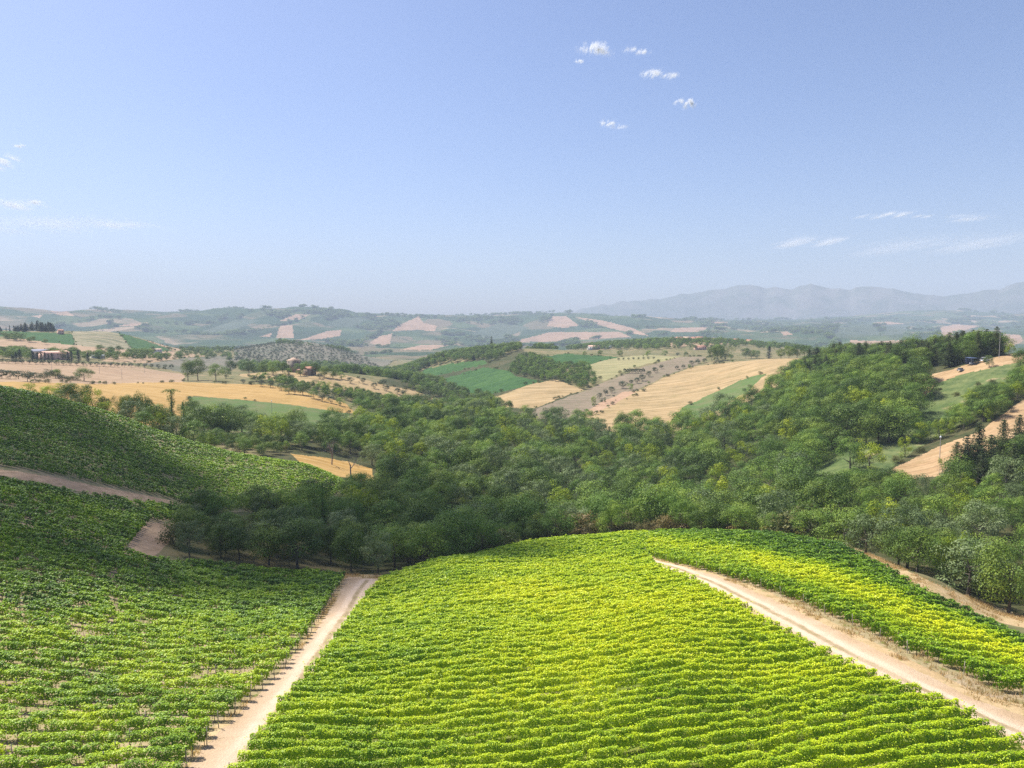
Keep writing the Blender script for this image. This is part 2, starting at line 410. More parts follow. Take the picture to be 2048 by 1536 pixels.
def track_mat():
    """pale earth with two wheel ruts and a grassy crown between them"""
    m, n, l, out = new_mat('pale_track')
    pos = n.new('ShaderNodeNewGeometry').outputs['Position']
    at = n.new('ShaderNodeAttribute'); at.attribute_name = 'across'
    big, fine, mid = noise_node(n, l, pos, 0.25, 4, 0.6), noise_node(n, l, pos, 6.0, 4, 0.7), noise_node(n, l, pos, 1.1, 4, 0.65)
    d = mathn(n, l, 'ADD', at.outputs['Fac'], mathn(n, l, 'MULTIPLY_ADD', mid, 0.9, -0.45))
    col = ramp(n, l, mathn(n, l, 'MULTIPLY', d, 0.33), [(0.0, (0.30, 0.23, 0.115)), (0.10, (0.33, 0.25, 0.14)), (0.20, (0.60, 0.455, 0.325)), (0.42, (0.61, 0.465, 0.335)), (0.62, (0.50, 0.36, 0.235)), (1.0, (0.42, 0.295, 0.175))])
    col = mixc(n, l, mathn(n, l, 'MULTIPLY', ramp(n, l, big, [(0.42, (0, 0, 0)), (0.62, (1, 1, 1))]), 0.6), col, (0.52, 0.39, 0.265))
    g = n.new('ShaderNodeHueSaturation'); l.new(col, g.inputs['Color']); l.new(mathn(n, l, 'MULTIPLY_ADD', fine, 0.6, 0.7), g.inputs['Value'])
    bs = n.new('ShaderNodeBsdfPrincipled'); bs.inputs['Roughness'].default_value = 0.95; bs.inputs['Specular IOR Level'].default_value = 0.1
    l.new(g.outputs[0], bs.inputs['Base Color'])
    bp = n.new('ShaderNodeBump'); bp.inputs['Strength'].default_value, bp.inputs['Distance'].default_value = 0.6, 0.3
    l.new(mathn(n, l, 'ADD', fine, mid), bp.inputs['Height']); l.new(bp.outputs[0], bs.inputs['Normal'])
    l.new(bs.outputs[0], out.inputs['Surface'])
    return m
M_G['track'] = track_mat()
RUTLINES = [[(735, 1160), (712, 1190), (668, 1260), (600, 1365), (522, 1468), (430, 1597), (336, 1725), (165, 2000), (0, 2200)], [(1300, 1122), (1410, 1158), (1515, 1208), (1615, 1261), (1715, 1315), (1820, 1367), (1920, 1411), (1990, 1445), (2048, 1468), (2400, 1640)]]
_centre = []
for ln in RUTLINES:
    w = np.array([ground(a, b_, 30, 178)[:2] for a, b_ in ln])
    s_ = np.concatenate([[0], np.cumsum(np.hypot(*np.diff(w, axis=0).T))])
    q_ = np.arange(0, s_[-1], 0.4)
    _centre.append(np.stack([np.interp(q_, s_, w[:, 0]), np.interp(q_, s_, w[:, 1])], -1))
CENTRE = np.concatenate(_centre)

def across(V):
    d = np.empty(len(V))
    for i in range(0, len(V), 4000):
        v = V[i:i + 4000, None, :2] - CENTRE[None]
        d[i:i + 4000] = np.sqrt((v ** 2).sum(-1).min(1))
    return d

CENTER = [(765, 1163), (900, 1122), (1080, 1085), (1230, 1040), (1300, 1060), (1290, 1112), (1312, 1140), (1374, 1162), (1479, 1219), (1580, 1280), (1689, 1338), (1790, 1386), (1892, 1421), (1951, 1453), (2040, 1511), (2290, 1660), (2300, 1900), (330, 1900), (410, 1640), (497, 1512), (570, 1415), (640, 1332), (700, 1245), (740, 1190)]
RIGHTV = [(1345, 1128), (1290, 1112), (1300, 1060), (1420, 1040), (1560, 1050), (1650, 1083), (1700, 1108), (1780, 1150), (1860, 1200), (1950, 1240), (2048, 1292), (2300, 1420), (2300, 1560), (2048, 1398), (1990, 1382), (1900, 1338), (1800, 1300), (1700, 1250), (1600, 1207), (1500, 1170), (1420, 1145)]
LEFTV = [(-500, 940), (0, 962), (100, 980), (200, 998), (290, 1010), (378, 1018), (380, 1042), (300, 1045), (245, 1108), (300, 1125), (480, 1140), (600, 1152), (690, 1158), (640, 1235), (590, 1310), (520, 1388), (440, 1450), (370, 1545), (290, 1680), (170, 1900), (-900, 1900), (-900, 1000)]
SLOPEV = [(-500, 880), (-500, 745), (0, 770), (100, 785), (200, 808), (300, 845), (400, 885), (500, 905), (600, 925), (690, 950), (690, 975), (650, 1012), (520, 1022), (420, 1018), (340, 998), (200, 968), (100, 948), (0, 932)]
# (object name, material, outline in photo pixels, near limit, far limit)
FIELDS = [
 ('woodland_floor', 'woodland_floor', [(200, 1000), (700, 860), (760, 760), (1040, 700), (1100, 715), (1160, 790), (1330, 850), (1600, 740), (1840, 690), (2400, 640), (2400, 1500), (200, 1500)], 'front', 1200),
 ('vineyard_ground', 'soil_sand', [(-900, 900), (350, 1000), (400, 1045), (300, 1110), (480, 1140), (690, 1160), (760, 1165), (700, 1300), (420, 1700), (300, 2600), (-1500, 2600), (-1500, 900)], 0, 'front'),
 ('vineyard_ground', 'soil_slope', [(-900, 640), (0, 740), (100, 760), (200, 790), (300, 830), (400, 870), (500, 890), (600, 915), (700, 945), (700, 985), (660, 1015), (520, 1025), (420, 1022), (340, 1003), (200, 985), (0, 945), (-900, 900)], 200, 'edge'),
 ('vineyard_ground', 'soil_green', [(765, 1163), (900, 1100), (1080, 1050), (1380, 1000), (1660, 1050), (1800, 1145), (2048, 1280), (3000, 1800), (3000, 3000), (200, 3000), (330, 1750), (500, 1520), (640, 1340)], 0, 'front'),
 ('vineyard_ground', 'soil_sand', [(1345, 1128), (1420, 1100), (1560, 1150), (1700, 1215), (1850, 1270), (2048, 1345), (2600, 1600), (2600, 1900), (2048, 1430), (1850, 1350), (1600, 1225)], 0, 'front'),
 ('path', 'path', [(-600, 908), (0, 938), (100, 953), (200, 973), (345, 1001), (352, 1010), (200, 990), (100, 971), (0, 953), (-600, 930)], 180, 290),
 ('path', 'path', [(243, 1112), (285, 1046), (390, 1043), (345, 1075), (305, 1118)], 140, 215),
 ('verge', 'verge', [(690, 1148), (775, 1150), (768, 1168), (705, 1245), (645, 1332), (575, 1414), (500, 1512), (410, 1640), (330, 1760), (190, 2200), (-200, 2600), (0, 2200), (260, 1680), (365, 1540), (430, 1450), (520, 1385), (590, 1308), (640, 1232)], 0, 178),
 ('dirt_track', 'track', [(696, 1153), (766, 1160), (742, 1182), (703, 1238), (643, 1326), (570, 1414), (494, 1516), (392, 1680), (316, 1790), (200, 2250), (-60, 2250), (240, 1725), (362, 1552), (441, 1462), (538, 1368), (622, 1275), (672, 1200)], 0, 178),
 ('verge', 'verge', [(1280, 1108), (1420, 1142), (1540, 1185), (1640, 1232), (1740, 1280), (1850, 1335), (1960, 1388), (2048, 1410), (2400, 1560), (2700, 1800), (2400, 1720), (2048, 1495), (1950, 1445), (1890, 1412), (1790, 1378), (1690, 1332), (1590, 1276), (1490, 1222), (1380, 1168), (1310, 1142)], 0, 195),
 ('dirt_track', 'track', [(1296, 1116), (1430, 1150), (1540, 1196), (1640, 1244), (1740, 1293), (1850, 1348), (1950, 1399), (2048, 1432), (2400, 1580), (2400, 1690), (2048, 1490), (1950, 1438), (1890, 1405), (1790, 1368), (1690, 1322), (1590, 1274), (1490, 1214), (1388, 1160), (1310, 1134)], 0, 195),
 ('path', 'verge', [(1625, 1068), (1700, 1090), (1800, 1135), (1900, 1180), (2048, 1232), (2400, 1380), (2400, 1440), (2048, 1282), (1950, 1232), (1850, 1180), (1750, 1126), (1650, 1100)], 130, 215),
 ('stubble_field', 'stubble', [(-600, 712), (0, 722), (200, 727), (350, 737), (372, 745), (365, 766), (200, 768), (0, 772), (-600, 765)], 520, 905),
 ('wheat_field', 'wheat', [(-600, 762), (0, 763), (190, 768), (360, 763), (430, 761), (520, 767), (610, 784), (690, 806), (712, 826), (690, 826), (600, 812), (490, 800), (385, 791), (365, 850), (200, 850), (0, 800), (-600, 800)], 440, 700),
 ('meadow', 'meadow', [(375, 792), (480, 799), (600, 812), (700, 828), (690, 856), (640, 872), (560, 868), (470, 862), (385, 850)], 430, 680),
 ('stubble_field', 'wheat', [(580, 908), (640, 914), (700, 924), (745, 938), (748, 965), (690, 955), (620, 940)], 310, 425),
 ('stubble_field', 'straw', [(470, 728), (560, 733), (640, 743), (700, 752), (760, 768), (830, 782), (908, 808), (900, 816), (820, 802), (740, 790), (660, 778), (600, 768), (480, 752)], 680, 900),
 ('vineyard_field', 'vine_far', [(825, 754), (850, 738), (900, 727), (970, 720), (978, 727), (900, 744), (848, 756)], 800, 1160),
 ('vineyard_field', 'vine_far', [(885, 757), (970, 734), (1016, 741), (1030, 752), (1092, 764), (1000, 784), (960, 794), (930, 782), (905, 772)], 640, 1100),
 ('vineyard_field', 'vine_far', [(1088, 714), (1130, 707), (1238, 714), (1170, 731), (1100, 727)], 800, 1150),
 ('stubble_field', 'straw', [(983, 796), (1060, 769), (1110, 759), (1168, 780), (1130, 792), (1070, 817), (1005, 815)], 560, 800),
 ('grass_field', 'grass', [(1172, 731), (1240, 714), (1380, 704), (1392, 714), (1300, 726), (1240, 746), (1210, 762), (1195, 757)], 650, 1050),
 ('ploughed_field', 'plough', [(1060, 822), (1170, 781), (1230, 756), (1290, 733), (1388, 706), (1425, 708), (1390, 731), (1330, 752), (1250, 792), (1170, 835), (1060, 850)], 520, 1000),
 ('red_earth_strip', 'red', [(1155, 835), (1200, 806), (1250, 783), (1285, 783), (1200, 828), (1180, 845)], 520, 720),
 ('wheat_field', 'straw', [(1182, 832), (1262, 790), (1330, 754), (1390, 733), (1440, 720), (1500, 712), (1645, 706), (1640, 720), (1600, 748), (1540, 780), (1400, 850), (1330, 870), (1180, 860)], 440, 790),
 ('grass_strip', 'meadow', [(1365, 815), (1440, 780), (1500, 753), (1533, 747), (1492, 785), (1420, 830), (1340, 845)], 440, 720),
 ('rough_meadow', 'rough', [(1850, 792), (1880, 765), (1930, 746), (2040, 722), (2300, 700), (2300, 720), (2048, 772), (1980, 800), (1900, 862), (1830, 900), (1770, 945), (1690, 975), (1630, 975), (1640, 880), (1740, 850), (1800, 820)], 285, 480),
 ('stubble_field', 'brown', [(1818, 795), (1822, 768), (1850, 753), (1910, 737), (1950, 724), (2048, 703), (2400, 680), (2400, 700), (2048, 723), (1985, 735), (1920, 750), (1872, 767), (1852, 792)], 340, 520),
 ('brown_field', 'brown', [(1770, 945), (1880, 892), (1960, 862), (2048, 798), (2400, 640), (2400, 800), (2048, 862), (1960, 912), (1900, 950), (1800, 960)], 270, 420),
 ('stubble_field', 'stubble', [(-600, 690), (0, 678), (90, 681), (180, 690), (270, 697), (330, 701), (420, 712), (300, 718), (130, 704), (0, 706), (-600, 706)], 950, 1500),
 ('vineyard_field', 'vine_far', [(0, 662), (145, 667), (152, 690), (90, 685), (50, 678), (0, 672)], 1150, 1650),
 ('stubble_field', 'stubble', [(200, 722), (240, 706), (300, 703), (360, 716), (290, 727)], 880, 1500),
 ('olive_slope', 'olive_slope', [(285, 728), (370, 716), (450, 710), (480, 722), (470, 738), (365, 745)], 880, 1600),
 ('vineyard_field', 'vine_pale', [(143, 663), (235, 661), (264, 699), (150, 691)], 1150, 1650),
 ('vineyard_field', 'vine_far', [(238, 665), (330, 694), (342, 702), (263, 699)], 1150, 1700),
 ('stubble_field', 'stubble', [(243, 663), (370, 699), (345, 703), (330, 694)], 1150, 1700),
 ('olive_slope', 'olive_slope', [(470, 700), (540, 678), (600, 682), (700, 697), (795, 713), (770, 738), (600, 742), (470, 735)], 1300, 2100),
 ('stubble_field', 'stubble', [(1310, 690), (1350, 684), (1420, 683), (1475, 687), (1400, 692), (1330, 694)], 1100, 2000),
]
FAR = [  # fields on the distant ridges
 ('tan_far', [(785, 662), (795, 652), (838, 632), (846, 645), (874, 652), (870, 663), (838, 660)]), ('tan_far', [(738, 686), (760, 672), (785, 667), (778, 692), (760, 692)]),
 ('tan_far', [(1094, 652), (1104, 633), (1132, 632), (1158, 651), (1128, 656)]), ('tan_far', [(1150, 634), (1200, 640), (1262, 655), (1300, 672), (1270, 668), (1210, 654)]),
 ('tan_far', [(1025, 684), (1100, 664), (1240, 664), (1262, 674), (1100, 684)]), ('tan_far', [(555, 643), (590, 629), (620, 629), (596, 640)]),
 ('tan_far', [(600, 680), (655, 662), (683, 660), (680, 672), (640, 678)]), ('tan_far', [(520, 673), (545, 665), (540, 674)]), ('tan_far', [(552, 676), (560, 652), (585, 650), (588, 676)]),
 ('tan_far', [(230, 652), (270, 646), (298, 645), (280, 652)]), ('tan_far', [(100, 622), (130, 620), (150, 632), (115, 630)]), ('tan_far', [(62, 632), (86, 629), (80, 636)]),
 ('tan_far', [(1350, 656), (1420, 654), (1400, 664), (1340, 664)]), ('tan_far', [(1420, 643), (1455, 644), (1452, 653)]), ('tan_far', [(1562, 665), (1572, 662), (1586, 669), (1568, 671)]),
 ('tan_far', [(1700, 680), (1740, 682), (1830, 680), (1830, 692), (1780, 697), (1700, 686)]), ('tan_far', [(1880, 655), (1910, 648), (1960, 652), (1900, 668), (1940, 690), (1890, 680)]),
 ('tan_far', [(1990, 676), (2010, 668), (2040, 670), (2048, 682), (2020, 694), (1995, 690)]), ('tan_far', [(1740, 646), (1780, 643), (1810, 648), (1760, 649)]),
 ('green_far', [(650, 652), (680, 635), (740, 636), (700, 655)]), ('green_far', [(1680, 650), (1740, 648), (1770, 672), (1660, 676)]), ('green_far', [(1770, 650), (1820, 650), (1800, 682), (1770, 672)]),
 ('green_far', [(400, 664), (470, 640), (520, 640), (450, 668)]), ('green_far', [(940, 668), (1000, 645), (1060, 655), (1000, 680)]), ('tan_far', [(800, 700), (840, 690), (900, 690), (860, 700)]),
]

def lim(spec, px):
    if spec == 'front': return np.interp(px, EDGE_PX, FRONT_R)
    if spec == 'edge': return np.interp(px, EDGE_PX, EDGE_R)
    return np.full(np.shape(px), float(spec))

AZF = math.radians(41)
az_edges = np.concatenate([np.linspace(-math.radians(80), -AZF, 80)[:-1], np.linspace(-AZF, AZF, 1150), np.linspace(AZF, math.radians(80), 80)[1:]])
seg = [(12, 40, 40), (40, 260, 620), (260, 900, 330), (900, 3500, 110), (3500, 11000, 230)]
r_edges = np.concatenate([np.exp(np.linspace(math.log(a), math.log(b), k, endpoint=False)) for a, b, k in seg] + [np.array([11000.0])])
A_, R_ = np.meshgrid(az_edges, r_edges)
GX, GY = np.sin(A_) * R_, np.cos(A_) * R_
GZ = height(GX, GY)

def classify(x, y, z, jitter=True):
    """index of the field at a ground point: 0 = open terrain"""
    r = np.hypot(x, y)
    px, py = project(x, y, z)
    if jitter:
        k = PF / r
        j = np.clip(k, 0.3, 40)
        w = np.clip(r / 250, 0.45, 9)
        px = px + j * w * 0.7 * fbm(x / (2.2 * w), y / (2.2 * w), 51, 3)
        py = py + j * w * 0.26 * fbm(x / (2.2 * w) + 40, y / (2.2 * w), 52, 3)
    reg = np.zeros(x.shape, np.int16)
    reg[r > 2300] = 1
    for i, (_, _, poly, r0, r1) in enumerate(FIELDS):
        ok = inside(px, py, poly) & (r > lim(r0, px)) & (r < lim(r1, px) + 1.5)
        reg[ok] = 2 + i
    for i, (_, poly) in enumerate(FAR):
        reg[inside(px, py, poly) & (r > 2300) & (r < 9500)] = 2 + len(FIELDS) + i
    return reg

cx, cyy = (GX[:-1, :-1] + GX[1:, 1:]) / 2, (GY[:-1, :-1] + GY[1:, 1:]) / 2
REG = classify(cx, cyy, (GZ[:-1, :-1] + GZ[1:, 1:]) / 2)
nA = len(az_edges)
idx = np.arange(GX.size, dtype=np.int32).reshape(GX.shape)
QUADS = np.stack([idx[:-1, :-1], idx[:-1, 1:], idx[1:, 1:], idx[1:, :-1]], -1).reshape(-1, 4)[:, ::-1]
ALLV = np.stack([GX, GY, GZ], -1).reshape(-1, 3)
flat = REG.ravel()
names = [('terrain', 'terrain'), ('hills', 'hills')] + [(a, b) for a, b, *_ in FIELDS] + [('far_field', b) for b, _ in FAR]
for i, (nm, mt) in enumerate(names):
    f = QUADS[flat == i]
    if not len(f):
        continue
    u, inv = np.unique(f.ravel(), return_inverse=True)
    me = raw_mesh(nm, ALLV[u], inv.reshape(-1, 4), {'across': across(ALLV[u])} if mt == 'track' else None, smooth=True, mats=[M_G[mt]])
    tag(link(nm, me), kind='structure')

# distant mountains: a long range with its own depth
def mountains():
    sky_px = np.array([1000, 1130, 1180, 1240, 1300, 1340, 1400, 1450, 1500, 1520, 1580, 1620, 1650, 1700, 1760, 1800, 1850, 1900, 1950, 2000, 2048, 2090, 2200, 2350, 2600])
    sky_py = np.array([640, 628, 615, 604, 598, 594, 583, 576, 568, 574, 577, 570, 575, 577, 574, 580, 589, 590, 586, 578, 562, 550, 560, 575, 640])
    az = np.linspace(ray(1000, 640)[0], ray(2600, 640)[0], 420)
    t = np.interp(az, ray(sky_px, sky_py)[0], ray(sky_px, sky_py)[1]) + 0.0030 * fbm(az * 75, az * 0, 9, 5)
    rows = [(9000, -0.012), (9300, 0.0), (9900, 0.55), (10400, 1.0), (10650, 0.7), (10800, 0.0)]
    V = []
    for r, q in rows:
        for a, tt in zip(az, t):
            ridge = 1 + (0.10 * fbm(np.array([a * 40]), np.array([r / 300.0]), 77, 3)[0] if q not in (1.0, 0.0) else 0)
            V.append((math.sin(a) * r, math.cos(a) * r, CZ - 40 + (tt * 10400 + 40) * max(q, 0) * ridge + (r * q if q < 0 else 0)))
    k = len(az)
    F = [(j * k + i, j * k + i + 1, (j + 1) * k + i + 1, (j + 1) * k + i) for j in range(len(rows) - 1) for i in range(k - 1)]
    m = ground_mat('mountain_rock', (0.10, 0.11, 0.09), (0.16, 0.15, 0.13), (0.07, 0.09, 0.06), 0.0008, 0.004, 0.02, bump=0)
    tag(link('mountains', raw_mesh('mountains', V, np.array(F)[:, ::-1], smooth=True, mats=[m])), kind='structure')
mountains()

# ------------------------------------------------------------------ leaves
def leaf_mat(name, stops, trans=0.35, rough=0.5, spec=0.35, rnd=0.0, tcol=None):
    m, n, l, out = new_mat(name)
    at = n.new('ShaderNodeAttribute'); at.attribute_name = 'tint'
    fac = at.outputs['Fac']
    if rnd:
        oi = n.new('ShaderNodeObjectInfo')
        fac = mathn(n, l, 'MULTIPLY_ADD', mathn(n, l, 'SUBTRACT', oi.outputs['Random'], 0.5), rnd, fac)
    col = ramp(n, l, fac, stops)
    bs = n.new('ShaderNodeBsdfPrincipled')
    bs.inputs['Roughness'].default_value, bs.inputs['Specular IOR Level'].default_value = rough, spec
    l.new(col, bs.inputs['Base Color'])
    tr = n.new('ShaderNodeBsdfTranslucent')
    l.new(mixc(n, l, 1.0, col, tcol or (1.25, 1.2, 0.55), 'MULTIPLY'), tr.inputs['Color'])
    mx = n.new('ShaderNodeMixShader'); mx.inputs[0].default_value = trans
    l.new(bs.outputs[0], mx.inputs[1]); l.new(tr.outputs[0], mx.inputs[2])
    l.new(mx.outputs[0], out.inputs['Surface'])
    return m

def unit(v):
    return v / np.maximum(np.linalg.norm(v, axis=-1, keepdims=True), 1e-9)

def leaf_quads(P, N, S, g, aspect=1.0, bend=0.0):
    """one four-cornered leaf per point, lying across its normal"""
    n = len(P)
    a = unit(np.cross(N, g.normal(size=(n, 3))))
    b = np.cross(N, a)
    S = np.broadcast_to(np.asarray(S, float), (n,))[:, None]
    k = g.uniform(0.75, 1.2, (n, 4, 1))
    c = np.stack([a * aspect, b, -a * aspect, -b], 1) * k * S[:, None, :] * 0.62
    V = (P[:, None, :] + c).reshape(-1, 3)
    return V, np.arange(n * 4, dtype=np.int32).reshape(n, 4)

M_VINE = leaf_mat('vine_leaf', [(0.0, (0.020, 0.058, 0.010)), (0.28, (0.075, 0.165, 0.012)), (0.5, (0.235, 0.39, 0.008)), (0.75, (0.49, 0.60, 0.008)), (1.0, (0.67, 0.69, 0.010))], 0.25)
M_POST = plain_mat('weathered_post', (0.34, 0.30, 0.25), 0.9, 0.2, 6)
M_STEM = plain_mat('vine_bark', (0.13, 0.095, 0.06), 0.95, 0.25, 9)

def prism(p0, p1, r0, r1, k=6):
    p0, p1 = np.asarray(p0, float), np.asarray(p1, float)
    d = unit(p1 - p0)
    a = unit(np.cross(d, [0.3, 0.9, 0.12])); b = np.cross(d, a)
    th = np.arange(k) * 2 * math.pi / k
    ring = np.cos(th)[:, None] * a + np.sin(th)[:, None] * b
    V = np.concatenate([p0 + ring * r0, p1 + ring * r1])
    F = [(i, (i + 1) % k, k + (i + 1) % k, k + i) for i in range(k)]
    return V, np.array(F)

def join(parts):
    V, F, o = [], [], 0
    for v, f in parts:
        V.append(v); F.append(f + o); o += len(v)
    return np.concatenate(V), np.concatenate(F)

def post_mesh():
    V, F = prism((0, 0, -0.2), (0, 0, 0.9), 0.042, 0.04)
    V2, F2 = prism((0, 0, 0.9), (0, 0, 1.6), 0.04, 0.036)
    cap = np.array([(6, 7, 8, 9), (6, 9, 10, 11)])
    V, F = join([(V, F), (V2, F2)])
    return raw_mesh('post', V, np.concatenate([F, cap + 12]), mats=[M_POST])
POST = post_mesh()

ORD = ['zeroth', 'nearest', 'second', 'third', 'fourth', 'fifth', 'sixth', 'seventh', 'eighth', 'ninth', 'tenth', 'eleventh', 'twelfth', 'thirteenth', 'fourteenth', 'fifteenth', 'sixteenth', 'seventeenth', 'eighteenth', 'nineteenth']
TENS = {2: ('twentieth', 'twenty'), 3: ('thirtieth', 'thirty'), 4: ('fortieth', 'forty'), 5: ('fiftieth', 'fifty'), 6: ('sixtieth', 'sixty'), 7: ('seventieth', 'seventy'), 8: ('eightieth', 'eighty'), 9: ('ninetieth', 'ninety')}
def ordinal(k, first='first'):
    if k == 1: return first
    if k < 20: return ORD[k]
    if k >= 100: return 'hundred and ' + ordinal(k - 100) if k > 100 else 'hundredth'
    t, u = divmod(k, 10)
    return TENS[t][0] if u == 0 else TENS[t][1] + '-' + ordinal(u)

def blob(px, py, cx, cy_, sx, sy, a):
    return a * np.exp(-((px - cx) / sx) ** 2 - ((py - cy_) / sy) ** 2)

def tint_center(px, py, x, y):
    t = 0.50 + blob(px, py, 1330, 1240, 330, 95, 0.20) + blob(px, py, 1560, 1420, 260, 70, 0.08) + blob(px, py, 1000, 1190, 200, 45, 0.10)
    t = t + blob(px, py, 1120, 1380, 170, 90, 0.10) - blob(px, py, 1960, 1500, 160, 60, 0.06) - blob(px, py, 650, 1400, 130, 90, 0.05) - blob(px, py, 850, 1130, 160, 25, 0.10)  # last blob darkens leaves where the cloud's shadow falls, painted into the tint
    return t + 0.07 + 0.16 * fbm(x / 14, y / 8, 61, 3)

def tint_right(px, py, x, y):
    lower = np.interp(px, [1300, 1500, 1700, 1850, 2048, 2300], [1110, 1150, 1225, 1290, 1370, 1480])
    upper = np.interp(px, [1300, 1450, 1650, 1800, 1950, 2048, 2300], [1062, 1078, 1110, 1165, 1232, 1285, 1410])
    q = np.clip((lower - py) / np.maximum(lower - upper, 5), -0.4, 1.2)          # 0 at the track, 1 at the far edge
    t = np.interp(q, [-0.4, 0.0, 0.22, 0.45, 0.6, 0.78, 1.2], [0.42, 0.50, 0.78, 0.86, 0.64, 0.32, 0.22])
    t = np.where(px < 1500, 0.4 * t + 0.6 * np.interp(q, [0, .5, 1], [0.5, 0.55, 0.36]), t)
    return t + 0.10 * fbm(x / 10, y / 10, 62, 3)

def tint_left(px, py, x, y):
    return 0.38 + 0.12 * np.clip((py - 1210) / 80, 0, 1) + 0.20 * fbm(x / 6, y / 6, 63, 3)  # cloud shadow's edge painted into the tint: darker beyond it, yellower in the sun

def tint_slope(px, py, x, y):
    return 0.33 + 0.12 * np.clip((px - 300) / 250, 0, 1) + 0.13 * fbm(x / 16, y / 10, 64, 3)  # sunlit right end of the slope is painted in as a lighter tint

VFIELDS = [
 # name, outline, near/far, row bearing, spacing, height, half width, density, thin spots, tint, words
 ('center', CENTER, 0, 'front', 14.0, 1.70, 1.5, 0.31, 1.0, 0.04, tint_center, ('bright green vine row', 'in the middle vineyard between two tracks'), 'vine rows of the middle vineyard'),
 ('right', RIGHTV, 0, 'front', 7.0, 1.9, 1.55, 0.36, 1.0, 0.05, tint_right, ('yellow green vine row', 'in the vineyard right of the curving track'), 'vine rows right of the curving track'),
 ('left', LEFTV, 0, 'front', 1.0, 1.92, 1.6, 0.36, 1.0, 0.27, tint_left, ('sparse sandy vine row', 'in the vineyard left of the straight track'), 'vine rows left of the straight track'),
 ('slope', SLOPEV, 195, 'edge', -3.0, 2.3, 1.3, 0.34, 0.75, 0.20, tint_slope, ('dark green vine row', 'on the hillside above the grey path'), 'vine rows on the hillside'),
]

def row_leaves(P, T, fld, g):
    """P (n,3) ground points 0.5 m apart along one row, T tint there -> leaves"""
    key, _, _, _, _, _, H, W, dens, thin, *_ = fld
    low = 0.42 if key == 'left' else 0.5 if key == 'slope' else 0.56
    d = np.hypot(P[:, 0], P[:, 1])
    s = np.clip((0.0011 if key == 'slope' else 0.0016) * d, 0.088, 0.55)
    u = np.arange(len(P)) * 0.5 + g.uniform(0, 1000)
    seed = int(g.integers(1, 9999))
    hh = H * (1 + 0.13 * vnoise(u / 0.9, 0 * u, seed) + 0.12 * vnoise(u / 3.1, 0 * u, seed + 1))
    ww = W * (1 + 0.20 * vnoise(u / 0.8, 0 * u + 5, seed) + 0.15 * vnoise(u / 2.6, 0 * u, seed + 3))
    gap = vnoise(u / 1.5, 0 * u + 9, seed) * 0.5 + 0.5
    qx, qy = project(P[:, 0], P[:, 1], P[:, 2])
    worn = blob(qx, qy, 1175, 1400, 55, 70, 0.45) + blob(qx, qy, 1218, 1415, 14, 9, 0.5) if key == 'center' else 0
    T = T + 0.25 * worn
    m = (1 - worn) * dens * np.clip((gap - thin * 0.75) / 0.14, 0.05, 1.0)
    cnt = g.poisson(np.clip(0.5 * 4.6 / s ** 2 * m, 0, 600))
    i = np.repeat(np.arange(len(P)), cnt)
    if not len(i):
        return None
    n = len(i)
    ax = unit((P[-1] - P[0]) if len(P) > 1 else np.array([1.0, 0, 0]))
    lat = unit(np.cross([0, 0, 1.0], ax))
    along = g.uniform(-0.25, 0.25, n)
    psi = g.uniform(-2.0, 2.0, n)
    rho = 0.62 + 0.42 * np.sqrt(g.uniform(0, 1, n))
    hc = hh[i] * (1 - low * 0.95)
    L = ww[i] * np.sign(np.sin(psi)) * np.abs(np.sin(psi)) ** 0.8 * rho
    Z = hc + hh[i] * low * np.sign(np.cos(psi)) * np.abs(np.cos(psi)) ** 0.8 * rho * np.where(np.cos(psi) < 0, 0.85, 1)
    pos = P[i] + ax * along[:, None] + lat * L[:, None] + np.array([0, 0, 1.0]) * Z[:, None]
    N = lat * (np.sin(psi))[:, None] + np.array([0, 0, 1.0]) * (np.cos(psi) + 0.35)[:, None]
    N = unit(unit(N) + g.normal(size=(n, 3)) * 0.30)
    clump = vnoise(u / 0.7, 0 * u + 3, seed + 5)
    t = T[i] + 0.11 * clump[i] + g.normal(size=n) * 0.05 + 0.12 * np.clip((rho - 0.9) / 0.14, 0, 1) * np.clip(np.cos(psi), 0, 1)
    sz = s[i] * g.uniform(0.75, 1.3, n)
    # long shoots arching out of the canopy
    ns = g.poisson(np.clip(0.5 * 2.6 * m * np.clip(110 / d, 0.3, 1.3), 0, 5))
    j = np.repeat(np.arange(len(P)), ns)
    if len(j):
        k = 6
        q = np.linspace(0.1, 1, k)
        Ls = g.uniform(0.35, 1.05, len(j))
        ang = g.uniform(0, 2 * math.pi, len(j))
        dirv = (ax * np.cos(ang)[:, None] + lat * np.sin(ang)[:, None])
        base = P[j] + ax * g.uniform(-0.25, 0.25, len(j))[:, None] + lat * (ww[j] * g.uniform(-0.5, 0.5, len(j)))[:, None] + np.array([0, 0, 1.0]) * (hh[j] * 0.93)[:, None]
        up = g.uniform(0.35, 1.0, len(j))
        sp = base[:, None, :] + dirv[:, None, :] * (Ls[:, None] * q)[..., None] + np.array([0, 0, 1.0]) * (Ls[:, None] * (up[:, None] * q - 0.75 * q * q))[..., None]
        sp = sp.reshape(-1, 3)
        sp = sp + g.normal(size=sp.shape) * 0.03
        pos = np.concatenate([pos, sp])
        N = np.concatenate([N, unit(np.array([0, 0, 1.0]) + g.normal(size=sp.shape) * 0.55)])
        t = np.concatenate([t, np.repeat(T[j], k) + 0.10 + g.normal(size=len(sp)) * 0.06])
        sz = np.concatenate([sz, np.repeat(s[j], k) * 0.9])
    return pos, N, sz, t

